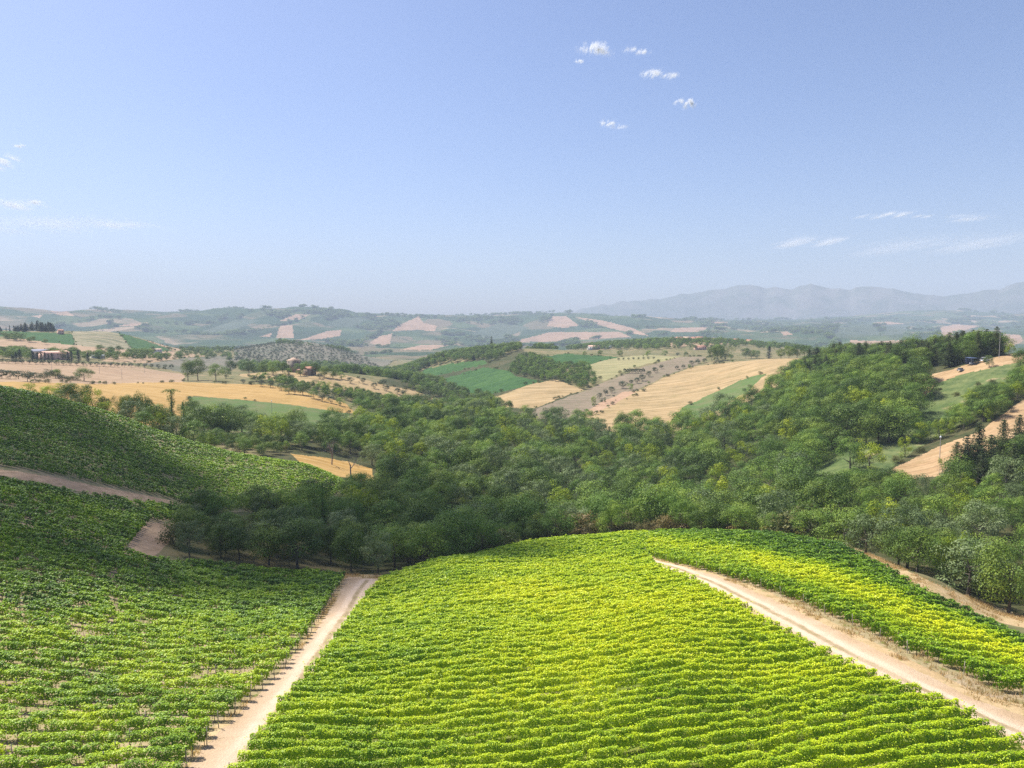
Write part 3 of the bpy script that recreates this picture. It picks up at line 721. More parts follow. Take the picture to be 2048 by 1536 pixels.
def build_field(fld):
    key, poly, r0, r1, bearing, space, H, W, dens, thin, tint, words, group = fld
    g = np.random.default_rng(sum(map(ord, key)))
    b = math.radians(bearing)
    du, dv = np.array([math.cos(b), math.sin(b)]), np.array([-math.sin(b), math.cos(b)])
    us = np.arange(-330, 330, 0.5)
    order = 0
    for v in np.arange(-60, 420, space):
        vv = v + 0.35 * fbm(us / 40, 0 * us + v, 71, 2)
        x, y = du[0] * us + dv[0] * vv, du[1] * us + dv[1] * vv
        ok0 = (y > 5)
        z = height(x, y)
        px, py = project(x, y, z)
        r = np.hypot(x, y)
        ok = ok0 & inside(px, py, poly) & (r > lim(r0, px)) & (r < lim(r1, px)) & (r > 30) & (np.abs(np.arctan2(x, y)) < math.radians(47))
        if ok.sum() < 8:
            continue
        P = np.stack([x, y, z], -1)[ok]
        T = tint(px, py, x, y)[ok] + g.normal() * 0.015
        res = row_leaves(P, T, fld, g)
        if res is None or len(res[0]) < 60:
            continue
        order += 1
        pos, N, sz, t = res
        mid = P[len(P) // 2].copy()
        V, F = leaf_quads(pos - mid, N, sz, g)
        root = link('vine_row', None, loc=mid)
        tag(root, f"{words[0]}, {ordinal(order, 'nearest')} {'from the nearest' if order > 1 else 'to the viewer'} {words[1]}", 'vine row', group)
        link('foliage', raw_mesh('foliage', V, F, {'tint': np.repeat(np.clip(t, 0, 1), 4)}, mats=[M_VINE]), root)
        cut = np.nonzero(np.diff(np.nonzero(ok)[0]) > 3)[0]
        runs = np.split(np.arange(len(P)), cut + 1)
        posts = []
        for rn in runs:
            a, c = P[rn[0]], P[rn[-1]]
            if key == 'left' and r[ok].min() < 150:
                if order % 2: posts.append(c + np.array([0.25, 0, 0]))
                if r[ok].min() < 100: posts += [P[q] for q in rn[::-1][12::16]]
            elif key == 'right':
                if order % 3 == 1: posts.append(a - np.array([0.2, 0, 0]))
            elif key == 'center':
                if order % 4 == 0: posts += [c + np.array([0.2, 0, 0]), a - np.array([0.2, 0, 0])]
            else: posts.append(a)
        for p in posts:
            qx, qy = project(*p)
            if -60 < qx < 2110 and qy < 1640:
                po = link('post', POST, root, p - mid)
                po.rotation_euler = (g.normal() * 0.05, g.normal() * 0.06, g.uniform(0, 3))
        if key in ('left', 'right'):
            sel = P[::2] if key == 'left' else np.concatenate([P[rn[:26:2]] for rn in runs])
            sel = sel[np.hypot(sel[:, 0], sel[:, 1]) < 135]
            st = []
            for p in sel:
                p = p - mid + np.append(g.normal(size=2) * 0.08, 0)
                k = p + np.array([g.normal() * 0.07, g.normal() * 0.07, 0.55])
                st += [prism(p - [0, 0, 0.1], k, 0.04, 0.032, 4), prism(k, k + [g.normal() * 0.1, g.normal() * 0.1, 0.5], 0.032, 0.02, 4)]
            if st:
                tag(link('vine_stem', raw_mesh('vine_stem', *join(st), mats=[M_STEM]), root), kind='stuff')
    return order

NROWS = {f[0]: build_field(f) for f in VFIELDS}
print('ROWS', NROWS)

# ------------------------------------------------------------------ trees and bushes
BARK = plain_mat('tree_bark', (0.14, 0.115, 0.085), 0.95, 0.3, 3)
DEADBARK = plain_mat('dead_twigs', (0.24, 0.185, 0.17), 0.95, 0.3, 3)
LM = {
 'oak': leaf_mat('oak_leaf', [(0.0, (0.028, 0.059, 0.012)), (0.5, (0.108, 0.177, 0.029)), (1.0, (0.254, 0.323, 0.049))], 0.2, spec=0.15, rnd=0.42),
 'ash': leaf_mat('ash_leaf', [(0.0, (0.053, 0.107, 0.017)), (0.5, (0.144, 0.242, 0.041)), (1.0, (0.330, 0.417, 0.062))], 0.22, spec=0.15, rnd=0.42),
 'lime': leaf_mat('lime_leaf', [(0.0, (0.07, 0.12, 0.012)), (0.5, (0.25, 0.33, 0.022)), (1.0, (0.44, 0.48, 0.03))], 0.28, spec=0.15, rnd=0.3),
 'willow': leaf_mat('willow_leaf', [(0.0, (0.081, 0.120, 0.048)), (0.5, (0.156, 0.210, 0.079)), (1.0, (0.275, 0.330, 0.150))], 0.2, spec=0.15, rnd=0.4),
 'pine': leaf_mat('conifer_needle', [(0.0, (0.015, 0.028, 0.012)), (0.5, (0.055, 0.082, 0.024)), (1.0, (0.17, 0.18, 0.045))], 0.12, spec=0.15, rnd=0.3),
 'cypress': leaf_mat('cypress_needle', [(0.0, (0.010, 0.024, 0.010)), (0.5, (0.024, 0.046, 0.018)), (1.0, (0.05, 0.08, 0.028))], 0.1, spec=0.15, rnd=0.3),
 'olive': leaf_mat('olive_leaf', [(0.0, (0.045, 0.062, 0.032)), (0.5, (0.085, 0.108, 0.056)), (1.0, (0.16, 0.185, 0.10))], 0.2, spec=0.15, rnd=0.3),
 'bush': leaf_mat('bush_leaf', [(0.0, (0.033, 0.052, 0.016)), (0.5, (0.090, 0.109, 0.030)), (1.0, (0.191, 0.172, 0.052))], 0.25, spec=0.15, rnd=0.5),
 'russet': leaf_mat('russet_leaf', [(0.0, (0.05, 0.045, 0.018)), (0.5, (0.15, 0.13, 0.042)), (1.0, (0.25, 0.17, 0.065))], 0.25, spec=0.15, rnd=0.4),
}

def tube(path, radii, k=6):
    parts = [prism(path[i], path[i + 1], radii[i], radii[i + 1], k) for i in range(len(path) - 1)]
    return join(parts)

def clump_crown(g, centers, radii, leaf, per, flat=0.8, up=0.12, jit=0.23, cover=0.35):
    """leaf-sized faces over many overlapping tufts"""
    P, N, S, T = [], [], [], []
    for c, r in zip(centers, radii):
        n = max(12, int(per * r * r / leaf ** 2))
        d = unit(g.normal(size=(n, 3)) + np.array([0, 0, cover]))
        q = r * (0.72 + 0.36 * g.uniform(0, 1, n) ** 0.7) * (1 + 0.25 * vnoise(d[:, 0] * 3 + c[0], d[:, 1] * 3 + d[:, 2] * 2, 5))
        P.append(c + d * q[:, None] * np.array([1, 1, flat]))
        N.append(unit(d + np.array([0, 0, up]) + g.normal(size=(n, 3)) * jit))
        S.append(leaf * g.uniform(0.7, 1.35, n))
        T.append(np.full(n, g.normal() * 0.15) + g.normal(size=n) * 0.06)
    return np.concatenate(P), np.concatenate(N), np.concatenate(S), np.concatenate(T)

def limbs(g, h, crown_r, base_r, n, zfrac=(0.3, 0.8), lean=0.05):
    p = [np.zeros(3) - [0, 0, 0.4]]
    for q in (0.25, 0.5, 0.78):
        p.append(np.array([g.normal() * lean * h * q, g.normal() * lean * h * q, h * q]))
    parts = [tube(p, [base_r * 1.25, base_r * 0.85, base_r * 0.55, base_r * 0.15], 7)]
    for i in range(n):
        z = h * g.uniform(*zfrac) * 0.8
        a = g.uniform(0, 6.28)
        e = np.array([math.cos(a), math.sin(a), 0]) * crown_r * g.uniform(0.45, 0.8) + [0, 0, z + h * g.uniform(0.08, 0.25)]
        s = np.array([p[1][0], p[1][1], z])
        m = (s + e) / 2 + [0, 0, -0.03 * h]
        parts.append(tube([s, m, e], [base_r * 0.4, base_r * 0.28, base_r * 0.08], 5))
    return join(parts)

def make_broad(g, h, cr, leaf, low=0.03, n=30, cl=(0.26, 0.46), squash=1.0, per=2.4):
    cz, rz = h * (1 + low) / 2, h * (1 - low) / 2
    lob = [(unit(g.normal(size=3) + [0, 0, 0.3]), g.uniform(0.15, 0.45)) for _ in range(6)]
    C, R = [], []
    for _ in range(n):
        d = unit(g.normal(size=3) + np.array([0, 0, 0.25]))
        f = 0.70 + sum(a * max(0, float(d @ v)) ** 5 for v, a in lob)
        q = f * g.uniform(0.45, 1.0) ** 0.5
        R.append(cr * g.uniform(*cl))
        C.append(np.array([d[0] * cr * q, d[1] * cr * q * squash, cz + d[2] * rz * q * 0.92]))
    C, R = np.array(C), np.array(R)
    C[:, 2] = np.clip(C[:, 2], h * low * 0.7, h)
    return clump_crown(g, C, R, leaf, per), limbs(g, h * 0.8, cr, h * 0.022, 7)

def make_conifer(g, h, cr, leaf):
    C, R, tw = [], [], []
    z = h * 0.10
    while z < h * 0.98:
        f = (1 - z / h) ** 0.6
        br = max(0.25, cr * f * g.uniform(0.75, 1.15))
        k = max(4, int(5 + 5 * f))
        a0 = g.uniform(0, 6.28)
        for i in range(k):
            a = a0 + 6.28 * i / k + g.normal() * 0.25
            L = br * g.uniform(0.65, 1.15)
            d = np.array([math.cos(a), math.sin(a), 0])
            m = max(2, int(L / 0.55))
            for q in np.linspace(0.3, 1, m):
                C.append(d * L * q + [0, 0, z - 0.10 * L * q + 0.10 * L * q * q])
                R.append(max(0.34, 0.36 * L * (1.1 - 0.6 * q)))
            tw.append(prism([0, 0, z], d * L * 0.9 + [0, 0, z - 0.03 * L], 0.05 * f + 0.015, 0.012, 4))
        z += h * 0.042 * g.uniform(0.7, 1.3)
    C.append([0, 0, h * 0.985]); R.append(0.22)
    cr_ = clump_crown(g, np.array(C), np.array(R), leaf, 1.6, flat=0.6, up=0.45, jit=0.4)
    return cr_, join([tube([np.array([0, 0, -0.4]), np.array([g.normal() * .1, 0, h * .5]), np.array([0, 0, h * .97])], [h * 0.022, h * 0.014, 0.02], 7)] + tw)

def make_cypress(g, h, cr, leaf):
    C, R = [], []
    for z in np.arange(h * 0.06, h * 0.98, h * 0.035):
        q = z / h
        f = cr * (min(1, q / 0.18) ** 0.6) * (1 - q) ** 0.55 * 1.15
        for i in range(3):
            a = g.uniform(0, 6.28)
            C.append([math.cos(a) * f * 0.5, math.sin(a) * f * 0.5, z + g.normal() * 0.1]); R.append(max(0.14, f * 0.62))
    return clump_crown(g, np.array(C), np.array(R), leaf, 1.8, flat=1.5, up=0.6, jit=0.5), tube([np.array([0, 0, -.3]), np.array([0, 0, h * .3]), np.array([0, 0, h * .9])], [cr * .16, cr * .12, .03], 6)

def make_bush(g, h, cr, leaf, n=26):
    C, R = [], []
    for _ in range(n):
        a, q = g.uniform(0, 6.28), g.uniform(0, 1) ** 0.5
        C.append([math.cos(a) * q * cr * 0.8, math.sin(a) * q * cr * 0.8, h * g.uniform(0.12, 0.85) * (1 - 0.45 * q * q)])
        R.append(cr * g.uniform(0.22, 0.38))
    st = []
    for i in range(5):
        a = g.uniform(0, 6.28)
        st.append(prism([0.1 * math.cos(a), 0.1 * math.sin(a), -.2], [math.cos(a) * cr * .4, math.sin(a) * cr * .4, h * .6], 0.06, 0.02, 5))
    return clump_crown(g, np.array(C), np.array(R), leaf, 2.2, flat=0.9), join(st)

def make_bare(g, h, spread, dense=3):
    parts, tips = [], []
    def grow(p, d, L, r, k):
        e = p + d * L
        parts.append(prism(p, e, r, r * 0.62, 5 if r > 0.04 else 3))
        if k == 0: return
        for _ in range(dense):
            nd = unit(d + g.normal(size=3) * 0.55 * spread + [0, 0, 0.12])
            grow(p + d * L * g.uniform(0.55, 1.0), nd, L * g.uniform(0.5, 0.78), r * 0.5, k - 1)
    grow(np.array([0, 0, -0.3]), unit(np.array([g.normal() * .06, g.normal() * .06, 1])), h * 0.38, h * 0.02, 4)
    return join(parts)

PROTO = {}     # kind -> list of (crown mesh, trunk mesh, height, crown radius)
def add_proto(kind, mat, built, h, cr):
    (P, N, S, T), (tv, tf) = built
    g = np.random.default_rng(len(P))
    V, F = leaf_quads(P, N, S, g)
    crown = raw_mesh('crown', V, F, {'tint': np.repeat(np.clip(T + 0.5, 0, 1), 4)}, mats=[LM[mat]])
    trunk = raw_mesh('trunk', tv, tf, smooth=True, mats=[BARK])
    PROTO.setdefault(kind, []).append((crown, trunk, h, cr))

g = np.random.default_rng(5)
for s in range(4):
    add_proto('oak', 'oak', make_broad(g, 9.0, 4.2, 0.155, n=30), 9.0, 4.2)
for s in range(3):
    add_proto('ash', 'ash', make_broad(g, 9.5, 3.9, 0.155, n=34, cl=(0.22, 0.42)), 9.5, 3.9)
for s in range(2):
    add_proto('lime', 'lime', make_broad(g, 8.0, 3.0, 0.15, n=36, cl=(0.2, 0.36)), 8.0, 3.0)
for s in range(2):
    add_proto('willow', 'willow', make_broad(g, 8.5, 3.7, 0.145, n=46, cl=(0.18, 0.34)), 8.5, 3.7)
for s in range(4):
    add_proto('pine', 'pine', make_conifer(g, 12.0, 3.7, 0.17), 12.0, 3.7)
for s in range(2):
    add_proto('cypress', 'cypress', make_cypress(g, 10.0, 1.15, 0.22), 10.0, 1.15)
for s in range(3):
    add_proto('olive', 'olive', make_broad(g, 4.6, 2.15, 0.2, low=0.10, n=40, cl=(0.24, 0.38), per=2.2), 4.6, 2.15)
for s in range(3):
    add_proto('bush', 'bush', make_bush(g, 3.6, 2.5, 0.13), 3.6, 2.5)
for s in range(2):
    add_proto('russet', 'russet', make_bush(g, 4.2, 2.7, 0.13, 30), 4.2, 2.7)
for s in range(2):
    add_proto('poplar', 'ash', make_cypress(g, 11.0, 1.7, 0.22), 11.0, 1.7)
BARE = [raw_mesh('branches', *make_bare(g, 7.0, 1.0), mats=[DEADBARK]) for _ in range(2)]

KINDWORD = {'oak': ('dark green', 'broadleaf tree'), 'ash': ('mid green', 'broadleaf tree'), 'lime': ('yellow green', 'leafy tree'), 'willow': ('grey green', 'feathery tree'), 'pine': ('dark', 'conifer'),
            'cypress': ('dark slim', 'cypress'), 'olive': ('small silvery', 'olive tree'), 'bush': ('low green', 'bush'), 'russet': ('brownish', 'bush'), 'poplar': ('tall narrow', 'poplar')}
OBJNAME = {'oak': 'broadleaf_tree', 'ash': 'broadleaf_tree', 'lime': 'broadleaf_tree', 'willow': 'willow_tree', 'pine': 'conifer_tree', 'cypress': 'cypress_tree', 'olive': 'olive_tree', 'bush': 'bush', 'russet': 'bush', 'poplar': 'poplar_tree'}
LABELS = {}
def plant(kind, x, y, height_m, label, group, wide=1.0, which=None, rz=None):
    crown, trunk, h, cr = PROTO[kind][int(rng.integers(len(PROTO[kind]))) if which is None else which % len(PROTO[kind])]
    s = height_m / h
    o = link(OBJNAME[kind], None, loc=(x, y, float(height(x, y)) - 0.1))
    o.scale = (s * wide, s * wide, s)
    o.rotation_euler = (0, 0, rng.uniform(0, 6.28) if rz is None else rz)
    tag(o, label, 'bush' if kind in ('bush', 'russet') else 'tree', group)
    link('crown', crown, o)
    link('trunk', trunk, o)
    return o

# ---- the wooded valley: positions
WOODS = [  # outline (ground, photo pixels), near, far, spacing, kinds with weights, height range, may stand in a field
 ('thicket', [(318, 1116), (350, 1078), (395, 1044), (520, 1032), (650, 1020), (700, 985), (760, 1000), (775, 1152), (690, 1146), (480, 1132), (380, 1122)], 150, 245, 7.2, {'oak': 4, 'ash': 4, 'willow': 1.5, 'bush': 1.2}, (6.5, 11.5), False, 'thicket behind left vineyard'),
 ('slope_foot', [(385, 868), (500, 888), (585, 897), (570, 912), (520, 914), (400, 896)], 'edge', 420, 7.5, {'oak': 5, 'ash': 4, 'bush': 1}, (5.5, 9), False, 'wood below the green meadow'),
 ('front', [(770, 1170), (760, 1100), (900, 1050), (1080, 1040), (1380, 1030), (1600, 1040), (1660, 1075), (1640, 1130), (1300, 1130), (1050, 1150), (900, 1190)], 'front', 232, 7.6, {'ash': 5, 'oak': 4, 'bush': 1.2}, (7, 12), False, 'wood edge behind middle vineyard'),
 ('valley', [(690, 1060), (690, 980), (750, 955), (740, 925), (690, 908), (600, 902), (500, 890), (400, 872), (370, 838), (400, 830), (470, 855), (640, 868), (700, 858), (730, 830), (800, 812), (905, 828), (1000, 840), (1160, 850), (1185, 862), (1330, 872), (1400, 850), (1480, 835), (1540, 787), (1600, 757), (1640, 770), (1640, 880), (1632, 978), (1660, 1060), (1500, 1140), (700, 1160)], 200, 760, 10.6, {'oak': 3, 'ash': 5, 'lime': 1.8, 'willow': 2.4, 'pine': 0.1}, (7, 18), False, 'valley wood'),
 ('right', [(1640, 1000), (1700, 985), (1775, 1000), (1850, 1006), (1900, 1000), (1960, 965), (2048, 915), (2400, 840), (2400, 1420), (2048, 1250), (1900, 1182), (1800, 1132), (1650, 1072)], 150, 300, 7.6, {'oak': 5, 'ash': 4, 'willow': 1.5, 'lime': 0.7, 'bush': 1}, (6.5, 12.5), False, 'wood right of the vineyards'),
 ('bank', [(1560, 800), (1640, 762), (1740, 750), (1832, 750), (1852, 800), (1850, 850), (1800, 885), (1715, 895), (1650, 915), (1640, 940), (1560, 940)], 320, 470, 9.6, {'oak': 5, 'ash': 4, 'lime': 1.4}, (10, 18), True, 'wood on the right bank'),
 ('pines', [(1560, 775), (1640, 752), (1740, 728), (1830, 738), (1905, 735), (1950, 722), (1995, 712), (2000, 696), (1850, 702), (1700, 716), (1600, 735)], 420, 640, 6.8, {'pine': 6, 'oak': 2.5, 'ash': .7}, (9, 16), False, 'ridge on the right'),
 ('hedge', [(1785, 938), (1850, 890), (1960, 855), (2060, 795), (2200, 730), (2200, 700), (2060, 745), (1985, 785), (1905, 840), (1825, 895)], 285, 420, 5.0, {'oak': 4, 'lime': 2, 'ash': 2, 'bush': 2}, (5, 10), True, 'hedge above the brown field'),
 ('house_hedge', [(500, 762), (610, 780), (700, 804), (720, 830), (740, 845), (905, 832), (880, 818), (800, 802), (700, 786), (600, 770), (540, 758)], 600, 780, 6.5, {'oak': 4, 'ash': 4, 'olive': 3, 'lime': 0.8}, (5, 9), False, 'trees below the stone farmhouse'),
 ('combe', [(640, 748), (760, 754), (830, 768), (912, 806), (985, 797), (930, 784), (880, 768), (820, 757), (850, 737), (900, 724), (975, 728), (1040, 700), (1040, 688), (840, 700), (740, 735)], 840, 1300, 9.0, {'oak': 5, 'ash': 3, 'pine': 1}, (8, 12), False, 'trees in the side valley'),
 ('hollow', [(800, 772), (880, 768), (905, 776), (930, 786), (985, 799), (1008, 822), (1062, 832), (1050, 856), (960, 848), (905, 820)], 540, 900, 8.5, {'oak': 5, 'ash': 4, 'willow': 2}, (6, 11), False, 'hollow below the green vineyards'),
 ('copse', [(1016, 741), (1040, 715), (1085, 716), (1110, 730), (1172, 733), (1198, 765), (1168, 783), (1110, 760), (1092, 762), (1030, 752)], 640, 1120, 7.0, {'oak': 4, 'ash': 4, 'olive': 3}, (5, 8.5), False, 'copse between the green vineyards'),
 ('crest', [(1395, 706), (1430, 712), (1500, 707), (1650, 704), (1740, 714), (1700, 700), (1500, 694), (1400, 698)], 770, 1050, 8.0, {'oak': 5, 'ash': 3, 'pine': 1}, (8, 13), False, 'crest behind the straw field'),
]
TREES = []
gt = np.random.default_rng(21)
for wi, (nm, poly, r0, r1, sp, kinds, hr, allow, words) in enumerate(WOODS):
    xs, ys = np.meshgrid(np.arange(-420, 640, sp), np.arange(110, 1320, sp))
    xs = (xs + gt.uniform(-0.42, 0.42, xs.shape) * sp).ravel(); ys = (ys + gt.uniform(-0.42, 0.42, ys.shape) * sp).ravel()
    zs = height(xs, ys)
    px, py = project(xs, ys, zs)
    r = np.hypot(xs, ys)
    hi = lim(r1, px)
    ok = inside(px, py, poly) & (r > lim(r0, px) + 3) & (r < hi)
    if not allow:
        c = classify(xs, ys, zs, False)
        ok &= (c == 0) | (c == 2)
    xs, ys, zs, px, py, r = (a[ok] for a in (xs, ys, zs, px, py, r))
    ks = list(kinds); wt = np.array([kinds[k] for k in ks], float)
    patch = vnoise(xs / 22, ys / 22, 81) * 0.5 + 0.5
    for i in range(len(xs)):
        w = wt.copy()
        for q, k in enumerate(ks):
            if k in ('ash', 'lime', 'willow'): w[q] *= 0.35 + 1.5 * patch[i]
            if k == 'oak': w[q] *= 1.7 - 1.3 * patch[i]
        k = ks[gt.choice(len(ks), p=w / w.sum())]
        hgt = gt.uniform(*hr) * (0.55 if k == 'bush' else 0.6 if k == 'olive' else 1.0)
        TREES.append([nm, k, xs[i], ys[i], zs[i], hgt, int(gt.integers(8)), gt.uniform(0.85, 1.25), words])
print('SCATTERED', len(TREES), {w[0]: sum(t[0] == w[0] for t in TREES) for w in WOODS})

# which of them show largest: paint them far to near into a small buffer
BW, BH = 683, 512
buf = -np.ones((BH, BW), np.int32)
dd = np.array([math.hypot(t[2], t[3]) for t in TREES])
gz = np.full(BW, BH)                                       # ground crest occlusion from the vine rows' land
for i in np.argsort(-dd):
    nm, k, x, y, z, h, wh, wd, _ = TREES[i]
    cr = PROTO[k][0][3] / PROTO[k][0][2] * h * wd
    a, b = project(np.array([x]), np.array([y]), np.array([z + h * 0.55]))
    pxs = PF / dd[i] / 3
    cx_, cy_, rx, ry = a[0] / 3, b[0] / 3, max(cr * pxs, 0.6), max(h * 0.48 * pxs, 0.6)
    x0, x1, y0, y1 = int(max(0, cx_ - rx)), int(min(BW, cx_ + rx + 1)), int(max(0, cy_ - ry)), int(min(BH, cy_ + ry + 1))
    if x1 <= x0 or y1 <= y0: continue
    Y, X = np.mgrid[y0:y1, x0:x1]
    m = ((X - cx_) / rx) ** 2 + ((Y - cy_) / ry) ** 2 <= 1
    buf[y0:y1, x0:x1][m] = i
front_line = np.interp(np.arange(BW) * 3, [0, 200, 350, 480, 690, 765, 900, 1080, 1250, 1380, 1550, 1650, 1800, 1900, 2048], [1000, 1060, 1120, 1134, 1150, 1160, 1122, 1088, 1074, 1070, 1076, 1085, 1135, 1180, 1240]) / 3
for c in range(BW):
    buf[int(front_line[c]):, c] = -1
vis = np.bincount(buf[buf >= 0], minlength=len(TREES))
bigk = lambda k: k != 'pine'
order = np.argsort(-vis)
single = [i for i in order if vis[i] > 0 and bigk(TREES[i][1])][:300] + [i for i in order if vis[i] > 0 and not bigk(TREES[i][1])][:85]
sset = set(single)

SIZEW = [(0.0, 'small'), (0.55, 'medium'), (0.8, 'tall')]
def auto_labels():
    """each tree named by its look and its place: rank from the front and from the left inside its wood"""
    for nm, _, _, _, _, _, hr, _, words in WOODS:
        ids = [i for i in single if TREES[i][0] == nm]
        ids.sort(key=lambda i: dd[i])
        nrow = max(1, round(math.sqrt(len(ids) / 3)))
        for q, row in enumerate(np.array_split(np.array(ids, int), nrow)):
            row = sorted(row, key=lambda i: math.atan2(TREES[i][2], TREES[i][3]))
            for c, i in enumerate(row):
                col, kind = KINDWORD[TREES[i][1]]
                rw = 'front row' if q == 0 and nrow > 1 else f"{ordinal(q + 1)} row back" if nrow > 1 else 'row'
                LABELS[i] = f"{col} {kind}, {ordinal(c + 1, 'first')} from left, {rw} of {words}"
auto_labels()
for i in single:
    nm, k, x, y, z, h, wh, wd, words = TREES[i]
    plant(k, x, y, h, LABELS[i], 'trees of the ' + words if not words.startswith('trees') else words, wd, wh)

# the remaining trees and the far groves: one object, scattered
pc = bpy.data.collections.new('tree_kinds')
PKIND = {}
def kind_collection():
    k = 0
    for kind in ('oak', 'ash', 'lime', 'willow', 'pine', 'olive', 'bush'):
        for crown, trunk, h, cr in PROTO[kind]:
            nv = len(crown.vertices)
            co = np.empty(nv * 3, np.float32); crown.vertices.foreach_get('co', co)
            ti = np.empty(nv, np.float32); crown.attributes['tint'].data.foreach_get('value', ti)
            me = raw_mesh('tree_kind_mesh', co.reshape(-1, 3), np.arange(nv).reshape(-1, 4), {'tint': ti}, mats=list(crown.materials))
            o = bpy.data.objects.new(f'tree_kind_{k:03d}', me)
            pc.objects.link(o)
            PKIND.setdefault(kind, []).append((k, h))
            k += 1
kind_collection()
rest = [(TREES[i][2], TREES[i][3], TREES[i][4], TREES[i][1], TREES[i][5], TREES[i][7]) for i in range(len(TREES)) if i not in sset]

def far_groves():
    out = []
    gg = np.random.default_rng(77)
    # woods and hedges between 950 m and the far ridge
    mids = [([(1050, 705), (1120, 700), (1330, 700), (1330, 684), (1240, 683), (1100, 688)], 1100, 1900, 11, 1.0), ([(1310, 684), (1510, 684), (1520, 694), (1400, 700), (1300, 700)], 1200, 1900, 12, 0.55),
            ([(550, 690), (560, 684), (790, 712), (740, 712), (640, 694)], 1500, 2050, 12, 0.8), ([(180, 704), (480, 700), (480, 725), (200, 718)], 1000, 2100, 15, 0.32), ([(0, 712), (330, 715), (330, 722), (0, 722)], 900, 1100, 12, 0.6),
            ([(480, 690), (520, 680), (530, 686), (500, 694)], 1500, 2100, 11, 1.0), ([(1500, 690), (1760, 690), (1700, 704), (1520, 700)], 1000, 1900, 14, 0.5), ([(0, 700), (60, 708), (60, 714), (0, 714)], 950, 1100, 9, 1.0),
            ([(480, 744), (660, 760), (800, 770), (860, 760), (760, 745), (700, 730), (480, 730)], 880, 1500, 11, 0.9), ([(0, 672), (100, 690), (0, 680)], 1150, 1500, 10, .7)]
    for poly, r0, r1, sp, dens in mids:
        xs, ys = np.meshgrid(np.arange(-1700, 1700, sp), np.arange(500, 2200, sp))
        xs = (xs + gg.uniform(-.45, .45, xs.shape) * sp).ravel(); ys = (ys + gg.uniform(-.45, .45, ys.shape) * sp).ravel()
        r = np.hypot(xs, ys); k = (r > r0) & (r < r1); xs, ys = xs[k], ys[k]
        zs = height(xs, ys); px, py = project(xs, ys, zs)
        k = inside(px, py, poly) & (gg.uniform(0, 1, len(xs)) < dens)
        out += [(a, b, c, 'oak' if gg.uniform() < .7 else 'ash', gg.uniform(6, 12), 1.1) for a, b, c in zip(xs[k], ys[k], zs[k])]
    xs, ys = np.meshgrid(np.arange(-900, 0, 11.0), np.arange(1250, 2100, 9.0))
    ca, sa_ = math.cos(.5), math.sin(.5)
    xs, ys = (xs * ca - ys * sa_ + 520).ravel(), (xs * sa_ + ys * ca + 150).ravel()
    zs = height(xs, ys); px, py = project(xs, ys, zs); r = np.hypot(xs, ys)
    k = (r > 1300) & (r < 2050) & inside(px, py, [(470, 700), (540, 680), (600, 684), (700, 700), (760, 735), (600, 742), (470, 735)]) & (gg.uniform(0, 1, len(xs)) < .62)
    xs = xs + gg.normal(size=len(xs)) * 1.6; ys = ys + gg.normal(size=len(xs)) * 1.6
    out += [(a, b, c, 'olive', gg.uniform(2.6, 6.0), gg.uniform(.9, 1.5)) for a, b, c in zip(xs[k], ys[k], zs[k])]
    for nm, mt, poly, r0, r1 in FIELDS:
        if not isinstance(r0, int) or r0 < 440: continue
        for (ax, ay), (bx, by) in zip(poly, poly[1:] + poly[:1]):
            if max(ax, bx) < -100 or min(ax, bx) > 2150: continue
            a, b = ground(ax, ay, r0, r1), ground(bx, by, r0, r1)
            L = math.hypot(*(b - a)[:2])
            for q in np.arange(0, L, 5.0):
                if gg.uniform() < 0.16 + 0.22 * vnoise(np.array([q / 40]), np.array([ax * .37]), 12)[0]:
                    x, y = (a + (b - a) * q / L)[:2] + gg.normal(size=2) * 1.2
                    out.append((x, y, float(height(x, y)), 'bush' if gg.uniform() < .7 else 'oak', gg.uniform(1.0, 3.4), 1.2))
    # groves on the ridges, 2.3 to 9 km
    n = 90000
    r = np.exp(gg.uniform(math.log(2300), math.log(8900), n)); az = gg.uniform(-math.radians(43), math.radians(43), n)
    xs, ys = np.sin(az) * r, np.cos(az) * r
    q = fbm(xs / 420, ys / 420, 91, 4) + 0.8 * np.exp(-(fbm(xs / 600, ys / 600, 95, 3) / 0.035) ** 2)
    k = q > 0.42
    xs, ys, r = xs[k], ys[k], r[k]
    zs = height(xs, ys)
    c = classify(xs, ys, zs, False)
    k = c == 1
    out += [(a, b, e, 'oak' if gg.uniform() < .8 else 'ash', gg.uniform(9, 17) * (1 + rr / 9000), 1.5) for a, b, e, rr in zip(xs[k], ys[k], zs[k], r[k])]
    return out
groves = far_groves()

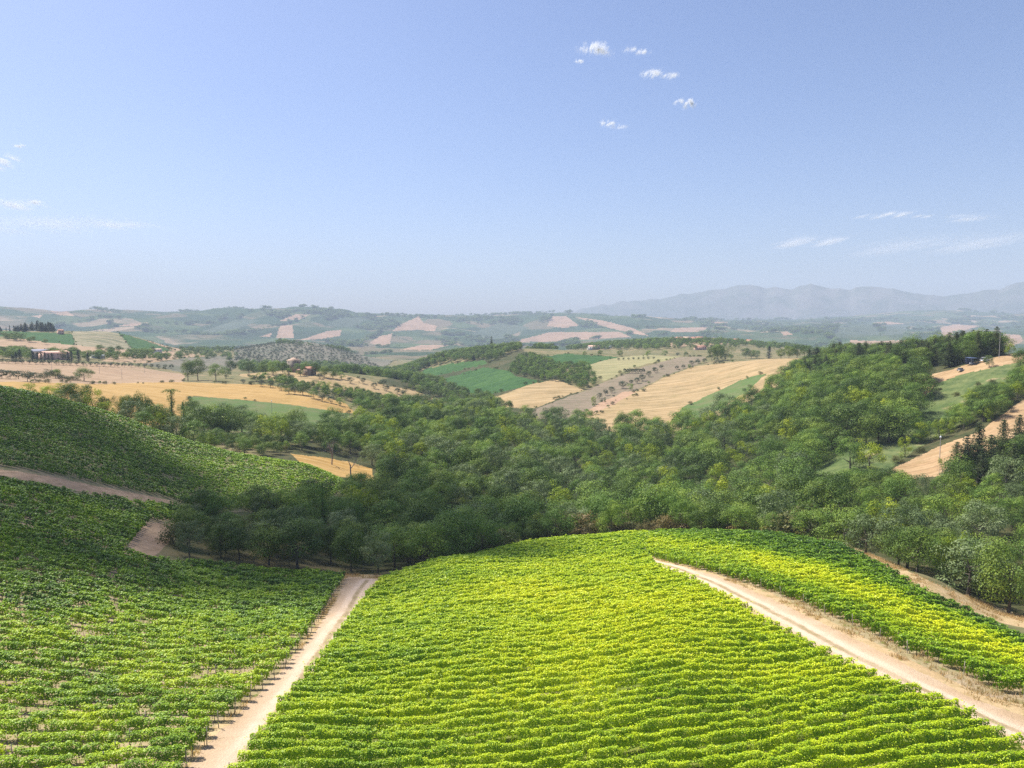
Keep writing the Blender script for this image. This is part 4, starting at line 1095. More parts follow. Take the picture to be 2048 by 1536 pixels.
def scatter(name, pts, kind='stuff'):
    V = np.array([p[:3] for p in pts], np.float32)
    ki, sc, wd = [], [], []
    gs = np.random.default_rng(8)
    for p in pts:
        k, h = PKIND[p[3]][int(gs.integers(len(PKIND[p[3]])))]
        ki.append(k); sc.append(p[4] / h); wd.append(p[5])
    me = bpy.data.meshes.new(name)
    me.vertices.add(len(V)); me.vertices.foreach_set('co', V.ravel())
    for nm, ty, arr in (('kind_index', 'INT', np.array(ki, np.int32)), ('size', 'FLOAT', np.array(sc, np.float32)), ('wide', 'FLOAT', np.array(wd, np.float32)), ('turn', 'FLOAT', gs.uniform(0, 6.28, len(V)).astype(np.float32))):
        a = me.attributes.new(nm, ty, 'POINT'); a.data.foreach_set('value', arr)
    o = link(name, me)
    ng = bpy.data.node_groups.new('scatter_trees', 'GeometryNodeTree')
    ng.interface.new_socket('Geometry', in_out='INPUT', socket_type='NodeSocketGeometry')
    ng.interface.new_socket('Geometry', in_out='OUTPUT', socket_type='NodeSocketGeometry')
    N, L = ng.nodes, ng.links
    gi, go = N.new('NodeGroupInput'), N.new('NodeGroupOutput')
    ci = N.new('GeometryNodeCollectionInfo'); ci.inputs['Collection'].default_value = pc
    ci.inputs['Separate Children'].default_value = True; ci.inputs['Reset Children'].default_value = True
    ip = N.new('GeometryNodeInstanceOnPoints'); ip.inputs['Pick Instance'].default_value = True
    def at(nm, ty):
        a = N.new('GeometryNodeInputNamedAttribute'); a.data_type = ty; a.inputs['Name'].default_value = nm
        return a.outputs['Attribute']
    L.new(gi.outputs[0], ip.inputs['Points']); L.new(ci.outputs[0], ip.inputs['Instance'])
    L.new(at('kind_index', 'INT'), ip.inputs['Instance Index'])
    cx1 = N.new('ShaderNodeCombineXYZ'); L.new(at('turn', 'FLOAT'), cx1.inputs[2]); L.new(cx1.outputs[0], ip.inputs['Rotation'])
    cx2 = N.new('ShaderNodeCombineXYZ')
    mm = N.new('ShaderNodeMath'); mm.operation = 'MULTIPLY'
    L.new(at('size', 'FLOAT'), mm.inputs[0]); L.new(at('wide', 'FLOAT'), mm.inputs[1])
    L.new(mm.outputs[0], cx2.inputs[0]); L.new(mm.outputs[0], cx2.inputs[1]); L.new(at('size', 'FLOAT'), cx2.inputs[2])
    L.new(cx2.outputs[0], ip.inputs['Scale'])
    L.new(ip.outputs[0], go.inputs[0])
    md = o.modifiers.new('scatter', 'NODES'); md.node_group = ng
    tag(o, kind=kind)
    return o
scatter('woods', rest + groves)
print('SINGLE', len(single), 'REST', len(rest), 'GROVES', len(groves))

# ------------------------------------------------------------------ clouds
M_CLOUD, n_, l_, out_ = new_mat('cloud_white')
b_ = n_.new('ShaderNodeBsdfDiffuse'); b_.inputs[0].default_value = (0.95, 0.95, 0.95, 1)
t_ = n_.new('ShaderNodeBsdfTranslucent'); t_.inputs[0].default_value = (0.95, 0.95, 0.95, 1)
x_ = n_.new('ShaderNodeMixShader'); x_.inputs[0].default_value = 0.5
l_.new(b_.outputs[0], x_.inputs[1]); l_.new(t_.outputs[0], x_.inputs[2])
tp_ = n_.new('ShaderNodeBsdfTransparent')
y_ = n_.new('ShaderNodeMixShader'); y_.inputs[0].default_value = 0.06
l_.new(tp_.outputs[0], y_.inputs[1]); l_.new(x_.outputs[0], y_.inputs[2]); l_.new(y_.outputs[0], out_.inputs['Surface'])

def sky_point(px, py, r):
    az, t = ray(px, py)
    return np.array([math.sin(az) * r, math.cos(az) * r, CZ + t * r])

def cloud(label, lobes, r, n, seed):
    """lobes: (px, py, half width, half height, share) in photo pixels; filled with tiny droplets sheets"""
    gc = np.random.default_rng(seed)
    c = sky_point(lobes[0][0], lobes[0][1], r)
    k = r / PF
    P = []
    for px, py, w, h, sh in lobes:
        w, h = (w * 0.85, h * 0.8) if w < 30 else (w, h)
        m = int(n * sh * 3.2)
        o = sky_point(px, py, r)
        d = gc.normal(size=(m * 3, 3)) * 0.52 * np.array([w, w * 0.8, h]) * k
        q = fbm(d[:, 0] / (w * k) * 2.2 + seed, d[:, 2] / (h * k) * 1.3, seed, 3)
        P.append(o + d[np.argsort(-q)[:m]])
    P = np.concatenate(P)
    V, F = leaf_quads(P - c, unit(gc.normal(size=P.shape)), np.full(len(P), 2.3 * k), gc)
    o = link('cloud', raw_mesh('cloud', V, F, mats=[M_CLOUD]), loc=c)
    tag(o, label, 'cloud', 'small clouds in the clear sky')

cloud('largest small white cloud, high in the sky right of the middle', [(1190, 96, 26, 10, .6), (1202, 101, 18, 7, .3), (1165, 99, 16, 5, .06), (1215, 108, 18, 7, .04)], 5200, 2600, 3)
cloud('thin white wisp beside the largest small cloud', [(1284, 104, 15, 4, .6), (1262, 99, 18, 4, .4)], 5200, 620, 4)
cloud('tiny white speck of cloud below the largest small cloud', [(1159, 123, 8, 3, 1)], 5200, 200, 5)
cloud('flat white cloud in two dashes right of the sky middle', [(1306, 148, 20, 7, .65), (1342, 152, 18, 5, .35)], 5400, 1500, 6)
cloud('round white puff, the rightmost of the high small clouds', [(1378, 207, 14, 10, .75), (1358, 203, 14, 5, .25)], 5600, 1100, 7)
cloud('small white cloud, the lowest of the middle group', [(1216, 247, 15, 7, .7), (1238, 254, 18, 4, .3)], 5800, 700, 8)
cloud('white cloud cut by the left edge of the sky', [(6, 320, 26, 9, .7), (38, 292, 8, 3, .12), (0, 335, 20, 6, .18)], 6500, 1500, 9)
cloud('thin grey white streak at the left edge above the long veil', [(28, 411, 46, 6, .8), (70, 405, 16, 4, .2)], 7200, 1800, 10)
cloud('long pale veil low in the sky at the left edge', [(60, 452, 110, 8, .55), (170, 448, 90, 6, .3), (250, 451, 40, 3, .15)], 7800, 6000, 11)
cloud('thin white streak low in the sky at the right', [(1790, 429, 30, 4, .6), (1740, 434, 34, 3, .25), (1845, 433, 22, 2, .15)], 7800, 1300, 12)
cloud('short pale streak right of the thin white streak', [(1925, 436, 36, 4, 1)], 7800, 700, 13)
cloud('broad faint veil low in the sky above the mountains', [(1590, 486, 60, 10, .2), (1660, 484, 45, 8, .14), (1800, 494, 140, 16, .3), (1960, 488, 120, 15, .36)], 9500, 9000, 14)

def shadow_cloud():
    """the cloud overhead, up-sun of the hillside and outside the picture"""
    out = [(-500, 790), (30, 795), (180, 830), (300, 890), (400, 955), (500, 1005), (560, 1014), (690, 985), (760, 975), (880, 1030), (980, 1060), (1060, 1075), (1080, 1098), (900, 1135), (770, 1178), (650, 1222), (480, 1214), (250, 1200), (0, 1190), (-500, 1185)]
    pts = np.array([ground(px, py, 100, 420) for px, py in out])
    D = (1350 - 55) / SUN[2]
    gc = np.random.default_rng(31)
    x0, y0, x1, y1 = pts[:, 0].min(), pts[:, 1].min(), pts[:, 0].max(), pts[:, 1].max()
    xs, ys = np.meshgrid(np.arange(x0, x1, 8.0), np.arange(y0, y1, 8.0))
    xs, ys = (xs + gc.uniform(-4, 4, xs.shape)).ravel(), (ys + gc.uniform(-4, 4, ys.shape)).ravel()
    k = inside(xs, ys, pts[:, :2])
    xs, ys = xs[k], ys[k]
    C = np.stack([xs, ys, np.full(len(xs), 52.0)], -1) + SUN * D
    bm = __import__('bmesh').new()
    __import__('bmesh').ops.create_icosphere(bm, subdivisions=2, radius=1)
    iv = np.array([v.co[:] for v in bm.verts]); jf = np.array([[v.index for v in f.verts] for f in bm.faces]); bm.free()
    V, F, o = [], [], 0
    for c in C:
        r = gc.uniform(6, 11)
        c = c + np.array([0, 0, gc.uniform(-14, 18)])
        v = c + iv * r * np.array([1, 1, 0.8]) * (1 + 0.18 * vnoise(iv[:, :1] * 2 + c[0], iv[:, 1:2] * 2 + iv[:, 2:3], 3))
        V.append(v); F.append(jf + o); o += len(iv)
    m, n, l, outn = new_mat('cloud_grey')
    d = n.new('ShaderNodeBsdfDiffuse'); d.inputs[0].default_value = (0.9, 0.9, 0.9, 1)
    tp = n.new('ShaderNodeBsdfTransparent'); mx = n.new('ShaderNodeMixShader'); mx.inputs[0].default_value = 0.20
    l.new(tp.outputs[0], mx.inputs[1]); l.new(d.outputs[0], mx.inputs[2]); l.new(mx.outputs[0], outn.inputs['Surface'])
    tag(link('cloud', raw_mesh('cloud', np.concatenate(V), np.concatenate(F), smooth=True, mats=[m])), kind='structure')
shadow_cloud()

# ------------------------------------------------------------------ trees placed one by one
def at_top(kind, px, py_top, r, label, group, wide=1.0, which=None):
    az, t = ray(px, py_top)
    x, y = math.sin(az) * r, math.cos(az) * r
    h = CZ + t * r - float(height(x, y))
    return plant(kind, x, y, max(h, 1.5), label, group, wide, which)

gh0 = np.random.default_rng(14)
def at_base(kind, px, py, r0, r1, hpx, label, group, wide=1.0, which=None):
    p = ground(px, py, r0, r1)
    return plant(kind, p[0], p[1], hpx * math.hypot(p[0], p[1]) / PF, label, group, wide, which)

for k, (kind, px, top, r, wd) in enumerate([('lime', 58, 764, 392, 1.5), ('lime', 98, 766, 396, 1.6), ('oak', 131, 764, 402, 1.0), ('oak', 165, 765, 405, .75), ('lime', 186, 775, 400, 1.1), ('willow', 152, 790, 385, 1.2),
     ('oak', 205, 788, 410, .55), ('lime', 214, 800, 395, 1.1), ('oak', 237, 787, 412, .5), ('oak', 252, 784, 415, .55), ('oak', 273, 788, 412, .5), ('oak', 289, 793, 405, .55), ('oak', 302, 806, 395, 1.0),
     ('willow', 262, 806, 388, 1.3), ('lime', 318, 822, 385, .8), ('willow', 352, 822, 385, 1.0), ('poplar', 366, 803, 400, .6), ('willow', 120, 782, 385, 1.1), ('ash', 285, 818, 372, 1.2), ('oak', 332, 815, 400, .9), ('ash', 385, 835, 380, 1.2), ('oak', 405, 812, 430, 1.2), ('ash', 430, 802, 440, 1.2), ('oak', 455, 803, 445, 1.15)]):
    at_top(kind, px, top, r, f"{KINDWORD[kind][0]} {KINDWORD[kind][1]}, {ordinal(k + 1, 'first')} along the upper edge of the hillside vineyard", 'trees along the hillside vineyard edge', wd)

for k in range(13):
    at_top('pine', 1858 + 11.3 * k + gh0.uniform(-4, 4), (690 if k < 2 else 676) + gh0.uniform(-10, 8), 478 + gh0.uniform(0, 24), f"tall dark conifer, {ordinal(k + 1, 'first')} from left of the grove beside the blue shelter", 'conifers beside the blue shelter', 0.9)

def ivy_snag():
    """an ivy-clad dead trunk with drooping tufts at its top"""
    az, t = ray(341, 768)
    r = 405
    x, y = math.sin(az) * r, math.cos(az) * r
    h = CZ + t * r - float(height(x, y))
    gs = np.random.default_rng(3)
    C, R = [], []
    for z in np.arange(0.5, h * 0.9, 0.6):
        f = 1.9 - 0.7 * z / h
        for _ in range(3): C.append([gs.normal() * .5 * f, gs.normal() * .5 * f, z]); R.append(f * gs.uniform(.55, .8))
    for i in range(9):
        a = 6.28 * i / 9 + gs.normal() * .2
        for q in np.linspace(.3, 1, 5):
            C.append([math.cos(a) * 4.2 * q, math.sin(a) * 4.2 * q, h * .88 + 1.6 * q - 2.2 * q * q]); R.append(0.75 - .3 * q)
    P, N, S, T = clump_crown(gs, np.array(C), np.array(R), 0.22, 1.8, flat=1.0)
    V, F = leaf_quads(P, N, S, gs)
    o = link('tree', None, loc=(x, y, float(height(x, y))))
    tag(o, 'tall ivy-clad snag with drooping top standing before the golden wheat', 'tree')
    link('crown', raw_mesh('crown', V, F, {'tint': np.clip(np.repeat(T, 4) + .5, 0, 1)}, mats=[LM['oak']]), o)
    link('trunk', raw_mesh('trunk', *tube([np.zeros(3), np.array([.2, 0, h * .5]), np.array([0, 0, h * .9])], [.5, .35, .2]), mats=[BARK]), o)
ivy_snag()

for k, (px, py) in enumerate([(701, 766), (726, 767), (748, 777), (768, 771), (773, 782), (796, 788), (807, 792), (846, 800), (857, 793)]):
    at_base('olive', px, py, 640, 850, 13, f"silvery olive tree, {ordinal(k + 1, 'first')} from left along the straw strip below the farmhouse", 'olives on the straw strip', 1.15)
for k, (px, py, kind, hp) in enumerate([(487, 768, 'olive', 10), (503, 769, 'bush', 9), (522, 773, 'olive', 14), (541, 775, 'olive', 15), (562, 781, 'olive', 15), (578, 788, 'oak', 22), (590, 789, 'olive', 18), (606, 790, 'oak', 26), (628, 797, 'ash', 22), (645, 802, 'olive', 16), (662, 806, 'olive', 15), (680, 812, 'ash', 18)]):
    at_base(kind, px, py, 600, 760, hp, f"{KINDWORD[kind][0]} {KINDWORD[kind][1]}, {ordinal(k + 1, 'first')} from left along the golden wheat's upper edge", "hedge along the golden wheat", 1.2)
for k, (px, py, kind, hp, wd) in enumerate([(376, 762, 'oak', 38, .85), (396, 761, 'oak', 40, .9), (432, 762, 'ash', 36, .95), (452, 757, 'ash', 22, 1.1), (462, 742, 'oak', 28, .8), (498, 742, 'oak', 26, 1.1), (531, 748, 'oak', 26, 1.1), (546, 750, 'ash', 30, 1.1), (566, 750, 'oak', 26, 1.0), (577, 752, 'ash', 17, 1.2), (601, 752, 'ash', 27, .9), (632, 750, 'oak', 27, .9), (648, 755, 'oak', 24, 1.0), (666, 757, 'oak', 22, 1.1), (683, 758, 'ash', 16, 1.2), (639, 757, 'olive', 11, 1.2)]):
    at_base(kind, px, py, 690, 880, hp, f"{KINDWORD[kind][0]} {KINDWORD[kind][1]}, {ordinal(k + 1, 'first')} from left along the stone farmhouse's hilltop", 'trees round the stone farmhouse', wd)
for k, (px, py, kind, hp, wd) in enumerate([(1187, 809, 'lime', 19, .95), (1199, 797, 'olive', 13, 1.0), (1211, 791, 'olive', 13, 1.0), (1224, 786, 'olive', 14, 1.05), (1246, 777, 'olive', 17, 1.15), (1262, 780, 'ash', 14, 1.1), (1262, 769, 'olive', 11, 1.1), (1274, 767, 'olive', 13, 1.0), (1285, 762, 'olive', 15, .9), (1297, 754, 'olive', 13, .95), (1310, 746, 'olive', 13, 1.05), (1322, 738, 'olive', 9, 1.1), (1210, 807, 'willow', 12, .5), (1111, 763, 'olive', 13, 1.0)]):
    at_base(kind, px, py, 480, 1000, hp, f"{KINDWORD[kind][0]} {KINDWORD[kind][1]}, {ordinal(k + 1, 'first')} up the line beside the ploughed strip", 'trees beside the ploughed strip', wd)
for k in range(8):
    at_base('olive', 1250 + 5.2 * k, 747, 600, 1000, 11, f"small silvery olive, {ordinal(k + 1, 'first')} from left in the close row above the ploughed strip", 'close olive row', .75)
for k in range(8):
    at_base('olive', 1237 + 10 * k, 721 - .3 * k, 700, 1050, 6, f"tiny silvery olive, {ordinal(k + 1, 'first')} from left in the row on the pale grass field", 'olive row on the pale grass')
for k, (px, py, kind, hp, wd) in enumerate([(1353, 739, 'olive', 8, 1.2), (1366, 737, 'olive', 8, 1.2), (1384, 730, 'olive', 10, 1.2), (1396, 728, 'olive', 10, 1.2), (1408, 726, 'olive', 10, 1.2), (1424, 723, 'oak', 30, .8), (1436, 721, 'oak', 34, .8), (1450, 720, 'oak', 30, .9), (1432, 724, 'olive', 10, 1.3), (1446, 722, 'olive', 11, 1.3), (1462, 719, 'ash', 11, 1.4), (1492, 716, 'oak', 22, .9), (1503, 717, 'oak', 18, 1.0), (1514, 716, 'ash', 17, 1.1), (1538, 713, 'cypress', 24, 2.0), (1562, 713, 'oak', 20, 1.0), (1578, 712, 'oak', 26, .9), (1594, 712, 'oak', 28, .9), (1609, 712, 'ash', 27, .9), (1625, 711, 'oak', 26, 1.0), (1640, 712, 'ash', 22, 1.0), (1372, 712, 'oak', 10, 1.0), (1355, 708, 'olive', 8, 1.1), (1330, 712, 'ash', 12, 1.3), (1296, 713, 'ash', 12, 1.2), (1240, 713, 'oak', 14, 1.0), (1200, 711, 'oak', 12, .9), (1169, 712, 'ash', 11, 1.0), (1660, 716, 'ash', 22, 1.1), (1676, 720, 'ash', 20, 1.1), (1690, 722, 'willow', 20, 1.2)]):
    at_base(kind, px, py, 560, 1050, hp, f"{KINDWORD[kind][0]} {KINDWORD[kind][1]}, {ordinal(k + 1, 'first')} planted along the top edge of the straw fields", 'trees along the top of the straw fields', wd)
for k, (px, py, kind, hp, wd) in enumerate([(4, 757, 'olive', 17, 1.3), (20, 758, 'olive', 16, 1.3), (37, 758, 'olive', 16, 1.3), (55, 763, 'olive', 18, 1.3), (70, 760, 'olive', 15, 1.3), (88, 757, 'bush', 13, 1.3), (100, 756, 'olive', 15, 1.3), (111, 757, 'oak', 18, 1.2), (124, 759, 'bush', 11, 1.5), (138, 760, 'bush', 9, 1.6), (150, 761, 'bush', 9, 1.6), (168, 762, 'oak', 23, 1.45), (-14, 757, 'olive', 16, 1.3)]):
    at_base(kind, px, py, 500, 720, hp, f"{KINDWORD[kind][0]} {KINDWORD[kind][1]}, {ordinal(k + 1, 'first')} from left in the belt between stubble and wheat", 'belt between stubble and wheat', wd)
for k in range(26):
    px = 4 + 13.6 * k
    at_base('olive', px, 726 + 0.033 * px, 780, 980, 8.5, f"small round olive, {ordinal(k + 1, 'first')} from left in the long row before the pink farmhouse", 'olive row before the pink farmhouse', 1.25)
for k, (px, hp) in enumerate([(24, 10), (32, 15), (40, 20), (65, 18), (75, 15), (82, 14), (90, 15), (97, 12), (104, 14), (136, 16), (143, 18), (157, 20), (176, 15), (27, 9)]):
    at_base('cypress', px, 724, 800, 1000, hp + 2, f"dark slim cypress, {ordinal(k + 1, 'first')} from left beside the pink farmhouse", 'cypresses beside the pink farmhouse', 1.7)
gh = np.random.default_rng(4)
for k in range(46):
    px = gh.uniform(-10, 112)
    tall = 8 + (9 * math.exp(-((px - 70) / 26) ** 2)) + gh.uniform(-2, 2) + (4 if 96 < px < 108 else 0)
    at_base('cypress' if gh.uniform() < .55 else 'pine', px, 662 + gh.uniform(-1, 2), 1380, 1620, tall, f"dark conifer of the hilltop grove on the far left hill", 'conifers of the hilltop grove', 1.3)
for k, (px, top, r) in enumerate([(1915, 882, 268), (1936, 868, 270), (1960, 843, 275), (1984, 868, 268), (2009, 838, 285), (2040, 828, 292), (2070, 840, 280), (1660, 795, 400), (1673, 783, 405), (1968, 895, 255), (2030, 885, 258)]):
    at_top('pine', px, top, r, f"dark pointed conifer, {ordinal(k + 1, 'first')} of those rising from the right wood", 'conifers rising from the right wood', 0.95)
for k in range(17):
    px = 1112 + 22.5 * k + gh.uniform(-6, 6)
    at_top('russet', px, 1024 + gh.uniform(-12, 16), 196 + gh.uniform(-1, 8), f"brownish bush, {ordinal(k + 1, 'first')} from left along the middle vineyard's top edge", 'brownish bushes above the middle vineyard', 1.2)
for k, (px, top, r, kind, wd) in enumerate([(1590, 1010, 190, 'bush', 1.3), (1620, 1000, 192, 'bush', 1.3), (1560, 990, 200, 'willow', 1.1), (1080, 1040, 195, 'bush', 1.2), (845, 1040, 168, 'ash', 1.25), (905, 1012, 176, 'ash', 1.3), (965, 1030, 178, 'ash', 1.2), (1000, 1050, 182, 'bush', 1.3), (1690, 1010, 180, 'ash', 1.2), (1735, 1015, 176, 'willow', 1.2), (1800, 1050, 168, 'oak', 1.1), (1905, 1060, 158, 'lime', .8), (2025, 1080, 150, 'oak', .9)]):
    at_top(kind, px, top, r, f"{KINDWORD[kind][0]} {KINDWORD[kind][1]}, {ordinal(k + 1, 'first')} of the tallest at the vineyards' far edge", "tallest at the vineyards' far edge", wd)
at_top('poplar', 644, 965, 210, 'slim dark poplar standing alone at the foot of the hillside vineyard', 'single trees', .55)
at_base('pine', 983, 694, 950, 1200, 30, 'single tall dark tree breaking the skyline above the copse', 'single trees', .5)
at_base('lime', 1880, 930, 285, 350, 14, 'round light green shrub beneath the pole on the brown field', 'single trees', .9)
for k, (px, top, r, q) in enumerate([(1893, 905, 262, 0), (1922, 918, 250, 1), (1944, 912, 254, 0), (1965, 925, 246, 1), (1870, 930, 252, 0), (1985, 930, 248, 1), (700, 868, 345, 1), (662, 855, 372, 0), (940, 880, 372, 1), (760, 790, 560, 0), (2012, 960, 232, 0), (1690, 1000, 205, 1)]):
    az, t = ray(px, top); x, y = math.sin(az) * r, math.cos(az) * r
    h = CZ + t * r - float(height(x, y))
    o = link('dead_tree', None, loc=(x, y, float(height(x, y))))
    o.scale = (h / 7.5,) * 3; o.rotation_euler = (0, 0, k * 1.3)
    tag(o, f"leafless grey purple tree, {ordinal(k + 1, 'first')} of the bare ones among the green wood", 'tree', 'bare trees')
    link('branches', BARE[q], o)

# ------------------------------------------------------------------ buildings
WALLM = {'white': plain_mat('lime_plaster', (0.66, 0.62, 0.56), .9, .1, .8), 'pink': plain_mat('pink_plaster', (0.66, 0.42, 0.32), .9, .12, .8), 'stone': plain_mat('brown_stone', (0.26, 0.22, 0.175), .95, .3, 2.5), 'ochre': plain_mat('ochre_plaster', (0.55, 0.42, 0.27), .9, .12, .8), 'brick': plain_mat('old_brick', (0.33, 0.235, 0.165), .95, .25, 3)}
ROOFM = {'red': plain_mat('red_tiles', (0.35, 0.17, 0.11), .85, .25, 2), 'tan': plain_mat('weathered_tiles', (0.44, 0.31, 0.22), .9, .25, 2), 'pinkish': plain_mat('pale_tiles', (0.58, 0.36, 0.27), .9, .2, 2), 'grey': plain_mat('grey_sheet', (0.36, 0.38, 0.40), .6, .15, 1), 'blue': plain_mat('blue_grey_roof', (0.20, 0.20, 0.25), .8, .2, 1)}
M_GLASS = plain_mat('dark_window', (0.03, 0.035, 0.04), .15, .2, 3, .5)
M_WOOD = plain_mat('brown_shutter', (0.16, 0.09, 0.05), .8, .2, 4)

def boxf(x0, x1, y0, y1, z0, z1):
    V = np.array([(x, y, z) for z in (z0, z1) for x, y in ((x0, y0), (x1, y0), (x1, y1), (x0, y1))], float)
    return V, np.array([(3, 2, 1, 0), (4, 5, 6, 7), (0, 1, 5, 4), (1, 2, 6, 5), (2, 3, 7, 6), (3, 0, 4, 7)])

def slab(quad, th):
    q = np.array(quad, float); V = np.concatenate([q, q + [0, 0, th]])
    return V, np.array([(3, 2, 1, 0), (4, 5, 6, 7), (0, 1, 5, 4), (1, 2, 6, 5), (2, 3, 7, 6), (3, 0, 4, 7)])

def house(px, py, r0, r1, w, d, h, rise, wall, roof, label, name='house', rot=0.45, hip=False, floors=2, bays=3, chimney=True, group=None, cat='house', low=False):
    p = ground(px, py, r0, r1)
    az = math.atan2(p[0], p[1])
    o = link(name, None, loc=p - [0, 0, 0.3]); o.rotation_euler = (0, 0, -az + rot)
    tag(o, label, cat, group)
    parts = [boxf(-w / 2, w / 2, -d / 2, d / 2, -2.0, h)]
    V, F = join(parts)
    if not hip:
        for s in (-1, 1):                                         # gables
            gv = np.array([(s * w / 2, -d / 2, h), (s * w / 2, d / 2, h), (s * w / 2, 0, h + rise), (s * w / 2, 0, h + rise)])
            V, F = join([(V, F), (gv, np.array([(0, 1, 2, 3)]))])
    link('wall', raw_mesh('wall', V, F, mats=[WALLM[wall]]), o)
    e = 0.5
    if hip:
        k = max(w / 2 - d / 2, 0.15)
        c = [(-w / 2 - e, -d / 2 - e, h - .05), (w / 2 + e, -d / 2 - e, h - .05), (w / 2 + e, d / 2 + e, h - .05), (-w / 2 - e, d / 2 + e, h - .05)]
        a, b = (-k, 0, h + rise), (k, 0, h + rise)
        RV = np.array(c + [a, b] + [(x, y, z - .15) for x, y, z in c], float)
        RF = np.array([(0, 1, 5, 4), (1, 2, 5, 5), (2, 3, 4, 5), (3, 0, 4, 4), (6, 7, 1, 0), (7, 8, 2, 1), (8, 9, 3, 2), (9, 6, 0, 3)])
    else:
        sl_ = rise / (d / 2)
        RV, RF = join([slab([(-w / 2 - e, s * (d / 2 + e), h - sl_ * e + .02), (w / 2 + e, s * (d / 2 + e), h - sl_ * e + .02), (w / 2 + e, 0, h + rise + .02), (-w / 2 - e, 0, h + rise + .02)][::s], .16) for s in (1, -1)])
    rf = link('roof', raw_mesh('roof', RV, RF, mats=[ROOFM[roof]]), o)
    if chimney:
        link('chimney', raw_mesh('chimney', *join([boxf(w * .22, w * .22 + .7, .3, 1.0, h + rise * .3, h + rise + .9), boxf(w * .22 - .1, w * .22 + .8, .2, 1.1, h + rise + .9, h + rise + 1.05)]), mats=[WALLM[wall]]), rf)
    if not low:
        fh = h / floors
        for f in range(floors):
            for b in range(bays):
                x = (b + .5) * w / bays - w / 2
                z = f * fh + fh * .35
                if f == 0 and b == bays // 2:
                    link('door', raw_mesh('door', *boxf(x - .6, x + .6, -d / 2 - .05, -d / 2 + .1, 0, min(2.3, fh * .85)), mats=[M_WOOD]), o)
                    continue
                wn_ = link('window', raw_mesh('window', *boxf(x - .5, x + .5, -d / 2 - .06, -d / 2 + .1, z - .08, z + fh * .42 + .08), mats=[M_WOOD]), o)
                link('pane', raw_mesh('pane', *boxf(x - .4, x + .4, -d / 2 - .09, -d / 2 - .04, z, z + fh * .42), mats=[M_GLASS]), wn_)
            for sx in (-1, 1):
                z = f * fh + fh * .35
                X0, X1 = sorted((sx * (w / 2 - .1), sx * (w / 2 + .06)))
                Y0, Y1 = sorted((sx * (w / 2 + .04), sx * (w / 2 + .09)))
                wn_ = link('window', raw_mesh('window', *boxf(X0, X1, -.65, .65, z - .1, z + fh * .45 + .1), mats=[M_WOOD]), o)
                link('pane', raw_mesh('pane', *boxf(Y0, Y1, -.5, .5, z, z + fh * .45), mats=[M_GLASS]), wn_)
    else:
        link('door', raw_mesh('door', *boxf(-w * .12, w * .12, -d / 2 - .05, -d / 2 + .1, 0, h * .8), mats=[M_WOOD]), o)
    return o

house(588, 744, 690, 830, 10.5, 9, 12.5, 2.8, 'stone', 'tan', 'tall stone farmhouse with a hipped roof on the hill among trees', rot=math.radians(-38), hip=True, floors=3, bays=2)
house(618, 750, 690, 830, 11, 8, 6.2, 2.6, 'brick', 'red', 'brick barn with a red gable roof right of the tall stone farmhouse', 'barn', rot=math.radians(50), floors=1, bays=2, chimney=False, cat='barn', low=True)
house(598, 747, 690, 830, 3.4, 3.2, 3.6, 1.0, 'pink', 'red', 'tiny pink hut between the stone farmhouse and the brick barn', 'hut', floors=1, chimney=False, cat='hut', low=True)
house(762, 756, 900, 1300, 22, 10, 4.0, 1.6, 'white', 'grey', 'left one of two pale sheds with grey roofs in the side valley', 'shed', rot=.15, chimney=False, cat='shed', low=True, group='sheds in the side valley')
house(784, 754, 900, 1300, 18, 9, 4.2, 1.6, 'white', 'grey', 'right one of two pale sheds with grey roofs in the side valley', 'shed', rot=-.1, chimney=False, cat='shed', low=True, group='sheds in the side valley')
house(109, 719, 860, 1000, 27, 11, 7.2, 2.0, 'pink', 'pinkish', 'long pink farmhouse with a row of windows behind the cypresses', rot=.62, floors=2, bays=5)
house(82, 718, 880, 1020, 15, 10, 8.5, 2.0, 'stone', 'blue', 'tall farm building with a blue grey roof left of the pink farmhouse', rot=-.15, floors=2, bays=4)
house(195, 716, 900, 1100, 14, 7, 3.0, 1.0, 'white', 'grey', 'low white shed beyond the olive row right of the cypresses', 'shed', chimney=False, cat='shed', low=True)
house(84, 661, 1350, 1560, 17, 9, 5.5, 1.8, 'ochre', 'tan', 'pale hilltop villa in front of the dark conifer grove', floors=2, bays=5)
house(121, 668, 1250, 1560, 8, 7, 6.0, 1.8, 'pink', 'red', 'small pink house just right of the hilltop grove', floors=2, bays=2)
house(311, 706, 1200, 1700, 17, 9, 5.5, 1.8, 'white', 'tan', 'pale farmhouse at the foot of the left hill', floors=2, bays=4)
house(1187, 699, 1100, 1500, 22, 12, 6.0, 2.4, 'white', 'pinkish', 'white house with a pink roof before the far wood', floors=2, bays=5)
house(1216, 697, 1100, 1500, 12, 8, 4.0, 1.5, 'white', 'grey', 'low grey roofed annex right of the white house with a pink roof', 'shed', chimney=False, cat='shed', low=True)
house(1400, 699, 1000, 1300, 18, 9, 4.5, 2.2, 'pink', 'red', 'long low house with a bright red roof behind the straw field', floors=1, bays=5)
gv = np.random.default_rng(12)
VILL = [(1312, 679), (1324, 677), (1335, 680), (1347, 676), (1359, 679), (1374, 677), (1388, 675), (1399, 678), (1412, 674), (1424, 676), (1436, 675), (1447, 674), (1458, 676), (1472, 678), (1499, 679), (1290, 680), (1304, 676)]
